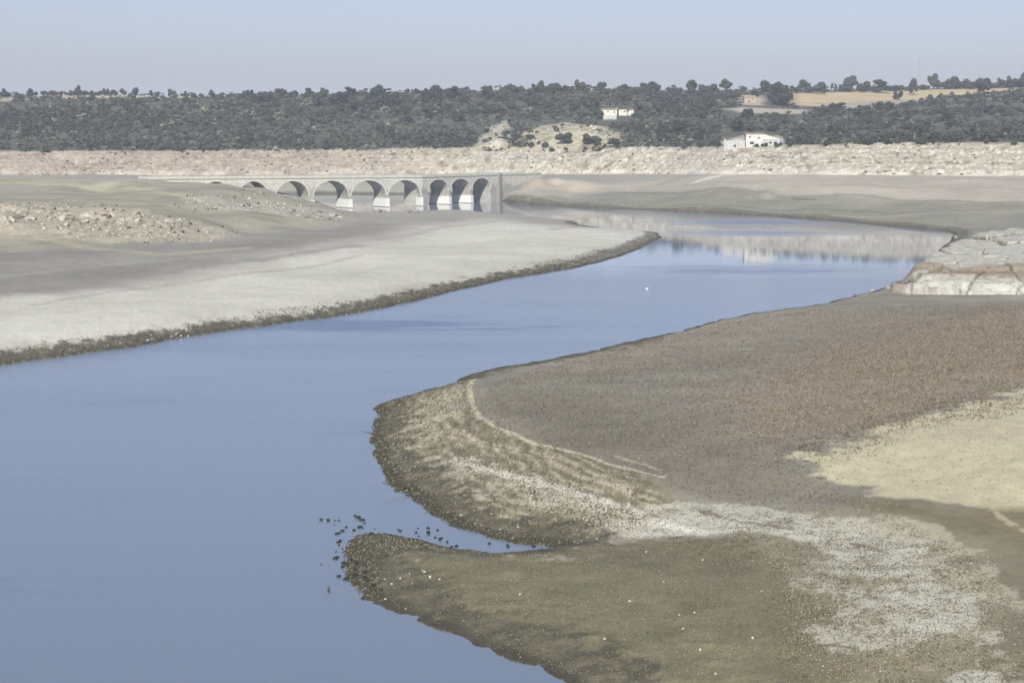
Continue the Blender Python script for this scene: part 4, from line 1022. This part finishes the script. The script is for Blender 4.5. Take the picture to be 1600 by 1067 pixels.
# rubble of the pale bank
rvv = []; 
for k in range(3):
    v_ = ICO0[0].copy(); r_ = np.random.default_rng(600 + k); v_ = v_ * r_.uniform(.7, 1.15, (len(v_), 1)) * np.array([1, .8, .6]); rvv.append(v_)
N = 3600
ra = rng.uniform(math.radians(-17), math.radians(17), N); pxa = 800 + np.tan(ra) * F * 1.007
D_, _, _, wd_ = ring_par(pxa); r_s = D_ + rng.uniform(0, 1.08, N) * wd_
bx = r_s * np.sin(ra); by = r_s * np.cos(ra); bzz = grid_at(GZ, bx, by)
kp = (rng.random(N) < .35 + .6 * (fbm(bx, by, 25, 3, 610) > 0)) & (bzz > 3)
bx, by, bzz = bx[kp], by[kp], bzz[kp]; n = len(bx)
cl = A(180, 172, 155)[None] * rng.uniform(.62, 1.1, n)[:, None]; dk_ = rng.random(n) < .2; cl[dk_] = np.array([.10, .10, .075])
sx = rng.uniform(.25, 1.0, n) ** 1.2
M_rub = vcol_mat("rubble", .95, (1.5, .85, 1.1))
so = bake(n, (bx, by, bzz, sx, sx * .9, rng.uniform(0, 6.28, n), cl, rng.integers(0, 3, n)), rvv, [ICO0[1]] * 3, [np.ones(len(ICO0[0]))] * 3, "rubble", M_rub)
tag(so, "loose pale rubble strewn over the dry bank below the scrub line", "rubble", kind="stuff")

# dry weeds on the right flat, and debris on the headland bank
def tuft(seed, nb=5, spread=.35, lean=.35, w=.07):
    r_ = np.random.default_rng(seed); V_ = []; F_ = []
    for i in range(nb):
        a_ = r_.uniform(0, 6.28); bx0 = r_.normal(size=2) * spread * .4; l = r_.normal(size=2) * lean; h = r_.uniform(.5, 1)
        b0 = len(V_); V_ += [(bx0[0] - math.cos(a_) * w, bx0[1] - math.sin(a_) * w, 0), (bx0[0] + math.cos(a_) * w, bx0[1] + math.sin(a_) * w, 0), (bx0[0] + l[0], bx0[1] + l[1], h)]
        F_.append((b0, b0 + 1, b0 + 2))
    return np.array(V_), np.array(F_)
TU = [tuft(700 + k) for k in range(6)]
def weeds(name, polys, n, hlo, hhi, cols, label, cat, seed, wmul=1.0, clump=1.0, thr=-1, csc=3.0, var=.6, edge=2.0):
    r_ = np.random.default_rng(seed); xs, ys = [], []
    poly = hp(polys); pa = np.array(poly); x0, y0 = pa.min(0); x1, y1 = pa.max(0)
    x = r_.uniform(x0, x1, n * 3); y = r_.uniform(y0, y1, n * 3)
    k = (sdf(x, y, poly) + fbm(x, y, 7, 4, seed) * edge + (r_.random(n * 3) - .5) * edge > 0) & (fbm(x, y, csc, 3, seed + 1) + r_.uniform(-.4, .4, n * 3) * clump > thr)
    gs = grid_at(GS, x, y); k &= gs > .3
    k &= (np.abs(np.arctan2(x, y)) < math.radians(17.5))
    x, y = x[k][:n], y[k][:n]; n2 = len(x); z = grid_at(GZ, x, y) - .02
    cols = [np.array(q) * .74 for q in cols]
    h = r_.uniform(hlo, hhi, n2); ci = r_.integers(0, len(cols), n2)
    t = fbm(x, y, 12, 3, seed + 2)
    c = np.array(cols)[ci] * (1 + (r_.random(n2)[:, None] - .5) * var * 2)
    o = bake(n2, (x, y, z, h * wmul, h, r_.uniform(0, 6.28, n2), c, r_.integers(0, 6, n2)), [q[0] for q in TU], [q[1] for q in TU], [np.ones(len(q[0])) for q in TU], name, M_weed)
    print(name, n2)
    tag(o, label, cat, kind="stuff"); return o
M_weed = vcol_mat("dry_weed", .95, (.5, .9, 1.1))
weeds("dry_weeds", [(1480, 476), (1250, 486), (1120, 506), (980, 542), (850, 572), (760, 610), (735, 640), (820, 684), (1000, 744), (1120, 785), (1300, 800), (1420, 800), (1330, 775), (1240, 715), (1400, 662), (1620, 600), (1800, 570), (1800, 480)], 90000, .08, .26,
      [A(146, 136, 120), A(128, 120, 108), A(176, 164, 142), A(104, 97, 88)], "field of short brown dry weeds covering the right hand flat", "weeds", 11, 1.1, edge=1.0)
weeds("edge_weeds", [(1235, 700), (1380, 652), (1620, 588), (1700, 575), (1700, 612), (1380, 690), (1300, 718), (1270, 742), (1350, 772), (1330, 792), (1225, 742)], 9000, .08, .3,
      [A(110, 100, 88), A(128, 118, 104), A(92, 86, 76)], "dark straggling weeds thinning out over the edge of the pale sand patch", "weeds", 17, 1.2, 1.0, -.1, 1.6, edge=3.0)
weeds("orange_weeds", [(1150, 640), (1280, 560), (1420, 510), (1800, 490), (1800, 590), (1600, 602), (1430, 650), (1250, 695), (1140, 700)], 38000, .10, .30,
      [A(176, 156, 130), A(158, 138, 116), A(196, 178, 146), A(120, 108, 94)], "rusty orange and straw coloured weeds in the middle of the right hand flat", "weeds", 12, 1.1, 1.0, -.1, edge=12)
weeds("bank_debris", [(735, 590), (745, 650), (900, 715), (1000, 745), (1040, 830), (900, 850), (760, 838), (640, 780), (580, 690), (590, 640), (690, 606)], 5000, .06, .2,
      [A(100, 94, 76), A(170, 160, 134), A(196, 186, 160), A(120, 112, 90)], "dry twigs and trash of weeds strewn down the headland's bank", "debris", 13, 1.5)
weeds("shore_weeds", [(985, 790), (1100, 785), (1300, 805), (1500, 850), (1600, 960), (1600, 1110), (1250, 1060), (1180, 880), (1000, 850)], 26000, .05, .17,
      [A(104, 98, 78), A(128, 118, 96), A(150, 140, 116)], "small dark weeds growing through the white crusted mud in the right foreground", "weeds", 14, 1.3, 1.0, .0, 1.2)
weeds("mud_stubble", [(560, 838), (700, 858), (870, 862), (1000, 846), (1200, 840), (1280, 1000), (1500, 1067), (1500, 1120), (960, 1120), (880, 1062), (560, 928)], 15000, .03, .11,
      [A(112, 108, 86), A(150, 142, 116), A(128, 120, 98)], "sparse low stubble on the olive southern mud lobe", "stubble", 15, 1.4)
weeds("bank_scrub", [(-100, 575), (300, 512), (600, 462), (850, 412), (1000, 380), (1030, 370), (1010, 384), (900, 417), (590, 483), (300, 525), (-100, 585)], 6000, .1, .32,
      [A(104, 98, 80), A(140, 130, 106), A(92, 86, 70)], "fringe of dry plants along the dark edge of the left flat", "weeds", 16, 1.3)

KN2 = [P(275, 308, 8.6), P(420, 311, 4.8), P(505, 322, 3.2), P(542, 338, 1.5), P(480, 344, 2.6), P(380, 333, 4.6), P(300, 322, 7)]
OCT = (np.array([(1, 0, 0), (-1, 0, 0), (0, 1, 0), (0, -1, 0), (0, 0, 1), (0, 0, -.6)], float), np.array([(0, 2, 4), (2, 1, 4), (1, 3, 4), (3, 0, 4), (2, 0, 5), (1, 2, 5), (3, 1, 5), (0, 3, 5)]))
OV = []
for k in range(5):
    r_ = np.random.default_rng(800 + k); OV.append(OCT[0] * r_.uniform(.6, 1.25, (6, 1)) + r_.normal(size=(6, 3)) * .12)
def clods(name, polys, n, lo, hi, cols, probs, label, cat, seed, edge=1.5, tall=.9, thr=-1.0, csc=2.5, power=2.0, mn=.15, mx=9999):
    r_ = np.random.default_rng(seed); X_, Y_ = [], []
    for pg, fr_ in polys:
        poly = pg if pg is KNOLL or pg is KN2 else hp(pg); pa = np.array(poly); x0, y0 = pa.min(0); x1, y1 = pa.max(0); m = int(n * fr_); kx = 0; tries = 0
        while kx < m and tries < 30:
            x = r_.uniform(x0, x1, m * 2); y = r_.uniform(y0, y1, m * 2)
            k = (sdf(x, y, poly) + fbm(x, y, 5, 4, seed) * edge + (r_.random(m * 2) - .5) * edge > 0) & (fbm(x, y, csc, 3, seed + 1) + r_.uniform(-.35, .35, m * 2) > thr)
            gs = grid_at(GS, x, y); k &= (gs > mn) & (gs < mx) & (np.abs(np.arctan2(x, y)) < math.radians(17.5))
            X_.append(x[k][:m - kx]); Y_.append(y[k][:m - kx]); kx += len(X_[-1]); tries += 1
    x = np.concatenate(X_); y = np.concatenate(Y_); m = len(x); z = grid_at(GZ, x, y)
    sz = lo + (hi - lo) * r_.random(m) ** power
    c = np.array(cols)[r_.choice(len(cols), m, p=probs)] * .84 * r_.uniform(.8, 1.15, m)[:, None]
    o = bake(m, (x, y, z, sz, sz * tall * r_.uniform(.6, 1.2, m), r_.uniform(0, 6.28, m), c, r_.integers(0, 5, m)), OV, [OCT[1]] * 5, [np.ones(6)] * 5, name, M_rub)
    print(name, m); tag(o, label, cat, kind="stuff"); return o
WH, DK, MD, TN = A(222, 219, 208), A(84, 80, 69), A(150, 145, 126), A(196, 188, 164)
clods("crust_clods", [([(985, 792), (1060, 778), (1200, 792), (1340, 806), (1500, 850), (1600, 960), (1600, 1110), (1480, 1110), (1250, 1050), (1240, 940), (1190, 880), (1120, 840), (1000, 842), (900, 836)], .6), ([(1250, 840), (1420, 838), (1560, 880), (1580, 1000), (1400, 1030), (1240, 1030), (1210, 880)], .4)],
      30000, .015, .065, [WH, DK, MD, TN], [.2, .34, .28, .18], "broken white crust and dark clods over the salt streaked mud in the right foreground", "clods", 21, 1.5)
clods("bank_clods", [([(735, 592), (745, 650), (900, 718), (1000, 750), (1040, 830), (900, 852), (760, 838), (640, 780), (580, 690), (590, 640), (690, 606)], .8), ([(690, 610), (740, 600), (745, 650), (700, 690), (640, 720), (610, 690), (640, 640)], .2)],
      9000, .025, .12, [WH, DK, MD, TN], [.05, .45, .35, .15], "stones and clods covering the terraced bank of the headland", "clods", 22, .8)
clods("strand_stones", [([(705, 714), (770, 728), (900, 762), (985, 792), (1040, 826), (990, 822), (880, 774), (780, 745), (700, 724)], .7), ([(780, 745), (880, 774), (990, 822), (960, 830), (860, 800)], .3)],
      5000, .03, .10, [WH, TN, DK], [.5, .25, .25], "band of whitish stones along the highest step of the headland's bank", "stones", 23, 1.0)
clods("lobe_clods", [([(545, 835), (700, 857), (870, 862), (1000, 846), (1200, 840), (1280, 1000), (1500, 1067), (1500, 1120), (960, 1120), (880, 1062), (560, 928)], 1.0)],
      34000, .015, .055, [DK, MD, TN], [.42, .36, .22], "fine clods over the olive southern mud lobe", "clods", 24, .5, power=3)
clods("edge_clods", [([(575, 690), (590, 630), (700, 596), (770, 570), (850, 556), (850, 575), (720, 640), (640, 740), (760, 815), (900, 845), (880, 865), (740, 845), (620, 790)], 1.0)],
      9000, .04, .15, [A(78, 76, 62), DK, MD], [.5, .35, .15], "dark wet stones and roots fringing the waterline of the headland", "clods", 29, .3, mn=-.25, mx=1.1)
clods("tip_clods", [([(536, 860), (560, 836), (650, 842), (700, 858), (640, 860), (580, 880), (600, 940), (560, 930), (540, 900)], 1.0)],
      4500, .03, .13, [DK, MD, A(80, 80, 64)], [.5, .25, .25], "dark wet clods heaped round the tip of the southern mud lobe", "clods", 25, .6, mn=-.3)
clods("shore_clods", [([(-100, 572), (300, 512), (600, 465), (850, 414), (1000, 378), (1032, 368), (1015, 384), (900, 418), (590, 483), (300, 526), (-100, 590)], 1.0)],
      8000, .05, .2, [DK, MD, TN], [.7, .26, .04], "stones and clods along the dark damp edge of the left flat", "clods", 26, 4, mn=.0, mx=7)
clods("knoll_rubble", [(KNOLL, .75), (KN2, .25)],
      1500, .12, .7, [WH, TN, DK, MD], [.14, .30, .30, .26], "small rubble between the boulders on the left flat", "rubble", 27, 12, power=2.5)
clods("sand_specks", [([(1260, 716), (1400, 676), (1600, 620), (1800, 580), (1800, 800), (1480, 785), (1330, 760)], 1.0)],
      7000, .02, .08, [MD, TN, DK], [.45, .35, .2], "sparse clods dotted over the pale sand patch", "clods", 28, .5, power=3)

# ------------------------------------------------------------------ buildings
M_white = vcol_mat("limewash", .9, (1.2, .78, 1.06), base=A(226, 223, 208))
M_lime2 = vcol_mat("stained_limewash", .9, (.9, .72, 1.1), base=A(218, 216, 208))
M_wall2 = vcol_mat("worn_render", .9, (1.2, .8, 1.08), base=A(196, 194, 192))
M_tile = vcol_mat("roof_tiles", .9, (2, .8, 1.1), base=A(168, 150, 132))
M_void = vcol_mat("dark_opening", .6, (1, .9, 1.1), base=(.03, .03, .03))
def block(root, name, x0, x1, y0, y1, z0, z1, mat, roof=None, wins=(), doors=()):
    mb = MB(); mb.box(x0, x1, y0, y1, z0, z1); wl_ = mb.build(name, mat, root)
    if roof:
        r_ = MB(); kind, rise = roof; e = .3
        if kind == 'gable':
            ym = (y0 + y1) / 2
            A_ = [(x0 - e, y0 - e, z1), (x1 + e, y0 - e, z1), (x1 + e, y1 + e, z1), (x0 - e, y1 + e, z1), (x0 - e, ym, z1 + rise), (x1 + e, ym, z1 + rise)]
            r_.v = [(a_, b_, c_ + .003) for a_, b_, c_ in A_]; r_.f = [(0, 3, 2, 1), (0, 1, 5, 4), (2, 3, 4, 5), (0, 4, 3), (1, 2, 5)]
        else:
            r_.hexa([(x0 - e, y0 - e, z1 + .003), (x1 + e, y0 - e, z1 + .003), (x1 + e, y1 + e, z1 + .003), (x0 - e, y1 + e, z1 + .003), (x0 - e, y0 - e, z1 + rise), (x1 + e, y0 - e, z1 + .2), (x1 + e, y1 + e, z1 + .2), (x0 - e, y1 + e, z1 + rise)])
        r_.build("roof", M_tile if mat is not M_wall2 else M_white, root)
    for (wx, wz, ww, wh_) in wins:
        w_ = MB(); w_.box(wx, wx + ww, y0 - .04, y0 + .1, wz, wz + wh_); w_.build("window", M_void, root)
    for (wx, ww, wh_) in doors:
        w_ = MB(); w_.box(wx, wx + ww, y0 - .05, y0 + .1, z0 + .02, z0 + wh_); w_.build("door", M_void, root)
x, y, z, r = hit(965, 181); s = r / F
print("house r", r, z)
h1 = empty("farmhouse", (x, y, z), 0)
tag(h1, "long low white farmhouse standing in the scrub halfway up the hill", "house")
block(h1, "wall", -25 * s, -1 * s, 0, 5, -1.5, 9 * s, M_white, ('gable', .7), [(-16 * s, 5.3 * s, 2 * s, 2 * s), (-6 * s, 4 * s, 1.8 * s, 3 * s)], [(-21 * s, 2 * s, 4.5 * s)])
block(h1, "wall", 1.8 * s, 14 * s, -.6, 4.5, -1.5, 9 * s, M_white, None, [(9.5 * s, 5.5 * s, 3 * s, 2 * s)], [(5 * s, 2 * s, 5 * s)])
block(h1, "wall", 18 * s, 25 * s, .5, 5, -1, 8.5 * s, M_white, ('gable', .5), [], [(20 * s, 2 * s, 4 * s)])
mb = MB(); mb.box(13.9 * s, 18.1 * s, 1.0, 4.5, -1, 6 * s); mb.build("lean_to", M_wall2, h1)
mb = MB(); mb.box(-1 * s, .2 * s, 2, 4, 8 * s, 12 * s); mb.build("chimney", M_white, h1)
x, y, z, r = hit(957, 187)
tw = MB(); tw.box(-14 * s, 6 * s, -.3, .3, -1, 6 * s); tw.box(-14 * s, -7 * s, -1.2, -.3, -1, 4 * s); tw = tw.build("terrace_wall", M_wall2); tw.location = (x, y, z)
tag(tw, "grey retaining wall on the slope just below the white farmhouse", "wall")
x, y, z, r = hit(1190, 229); s = r / F
h2 = empty("ruined_house", (x, y, z), 0)
tag(h2, "white walled ruin with a slanting roof at the foot of the wooded hill", "ruin")
block(h2, "wall", -24 * s, 2 * s, 0, 6, -1.5, 19 * s, M_lime2, ('gable', .5), [(-18 * s, 3 * s, 6 * s, 4 * s), (-19 * s, 13 * s, 2 * s, 3 * s), (-6 * s, 12 * s, 3 * s, 2 * s)], [(-4 * s, 3 * s, 6 * s)])
block(h2, "wall", 2.4 * s, 28 * s, .6, 5.5, -1.5, 10 * s, M_wall2, ('shed', 9.5 * s), [(12 * s, 4 * s, 4 * s, 3 * s), (19 * s, 3 * s, 5 * s, 4 * s)], [(5 * s, 3 * s, 6 * s)])
mb = MB(); mb.box(-58 * s, -25 * s, 1, 1.6, -1.5, 9 * s); mb.box(-58 * s, -55 * s, 0.4, 1, -1.5, 11 * s); mb.box(-40 * s, -37 * s, .4, 1, -1.5, 11 * s); mb.build("yard_wall", M_wall2, h2)
x, y, z, r = hit(1172, 160); s = r / F
h3 = empty("barn", (x, y, z), .1)
tag(h3, "small ochre barn with a low brown roof in the clearing above the pale track", "barn")
M_och = vcol_mat("ochre_render", .9, (1.2, .85, 1.1), base=A(178, 164, 150))
block(h3, "wall", -9 * s, 9 * s, 0, 5, -1, 7 * s, M_och, ('gable', 1.3), [(3 * s, 3 * s, 2 * s, 2 * s)], [(-3 * s, 2.4 * s, 5 * s)])
# radio mast
M_metal = vcol_mat("galvanised_steel", .5, (1, .9, 1.1), base=A(150, 152, 160))
x, y = PR(1431, 1500); zb_ = ground(x, y); hm_ = zat(1431, 90, 1500) - zb_
mast = empty("radio_mast", (x, y, zb_)); tag(mast, "thin tall lattice mast faint against the sky above the stubble field", "mast")
mb = MB()
for k in range(3):
    a_ = k * 2.094; tube(mb, (.55 * math.cos(a_), .55 * math.sin(a_), -1), (.4 * math.cos(a_), .4 * math.sin(a_), hm_), .06, .05, 5)
mb.build("mast_legs", M_metal, mast)
mb = MB(); q = 0.0; k = 0
while q < hm_ - 1:
    a0 = k * 2.094; a1 = (k + 1) * 2.094
    tube(mb, (.5 * math.cos(a0), .5 * math.sin(a0), q), (.5 * math.cos(a1), .5 * math.sin(a1), q + 1), .03, .03, 4); q += 1; k += 1
mb.build("lattice_brace", M_metal, mast)
mb = MB(); tube(mb, (0, 0, hm_), (0, 0, hm_ + 2.5), .04, .02, 5); mb.build("antenna", M_metal, mast)

# ------------------------------------------------------------------ bird
M_bird = vcol_mat("white_feathers", .8, (4, .95, 1.02), base=(.85, .85, .83))
M_beak = vcol_mat("yellow_beak", .6, (4, .9, 1.05), base=(.6, .4, .1))
x, y = P(1011, 452, 0)
def loft(mb, prof, n=12):
    k0 = len(mb.v)
    for (cx, cz, ry, rz) in prof:
        for i in range(n):
            a_ = 2 * math.pi * i / n; mb.v.append((cx, math.cos(a_) * ry, cz + math.sin(a_) * rz))
    for j in range(len(prof) - 1):
        for i in range(n): mb.f.append((k0 + j * n + i, k0 + j * n + (i + 1) % n, k0 + (j + 1) * n + (i + 1) % n, k0 + (j + 1) * n + i))
    mb.f.append(tuple(k0 + i for i in range(n))[::-1]); mb.f.append(tuple(k0 + (len(prof) - 1) * n + i for i in range(n)))
mb = MB()
loft(mb, [(-.46, .19, .03, .02), (-.34, .17, .09, .05), (-.18, .14, .15, .12), (0, .12, .17, .14), (.14, .14, .14, .13), (.21, .2, .08, .09), (.23, .3, .045, .055), (.24, .38, .05, .055), (.28, .42, .055, .055), (.34, .42, .035, .03)])
bird = mb.build("waterbird", M_bird); bird.location = (x, y, 0); bird.scale = (.8,) * 3
tag(bird, "small white bird resting alone on the blue water in mid river", "bird")
mb = MB(); tube(mb, (.33, 0, .42), (.44, 0, .40), .018, .004, 6); mb.build("beak", M_beak, bird)

# ------------------------------------------------------------------ haze
mh = bpy.data.materials.new("haze_air"); mh.use_nodes = True; nt = mh.node_tree; nt.nodes.clear()
ho = nt.nodes.new('ShaderNodeOutputMaterial'); pv = nt.nodes.new('ShaderNodeVolumePrincipled')
pv.inputs['Color'].default_value = (.80, .87, 1.0, 1); pv.inputs['Density'].default_value = 0.00014; pv.inputs['Anisotropy'].default_value = -0.1
nt.links.new(pv.outputs[0], ho.inputs['Volume'])
mb = MB(); mb.box(-2600, 2600, -400, 5600, -3.2, 90); hz = mb.build("haze", mh); tag(hz, kind="stuff")
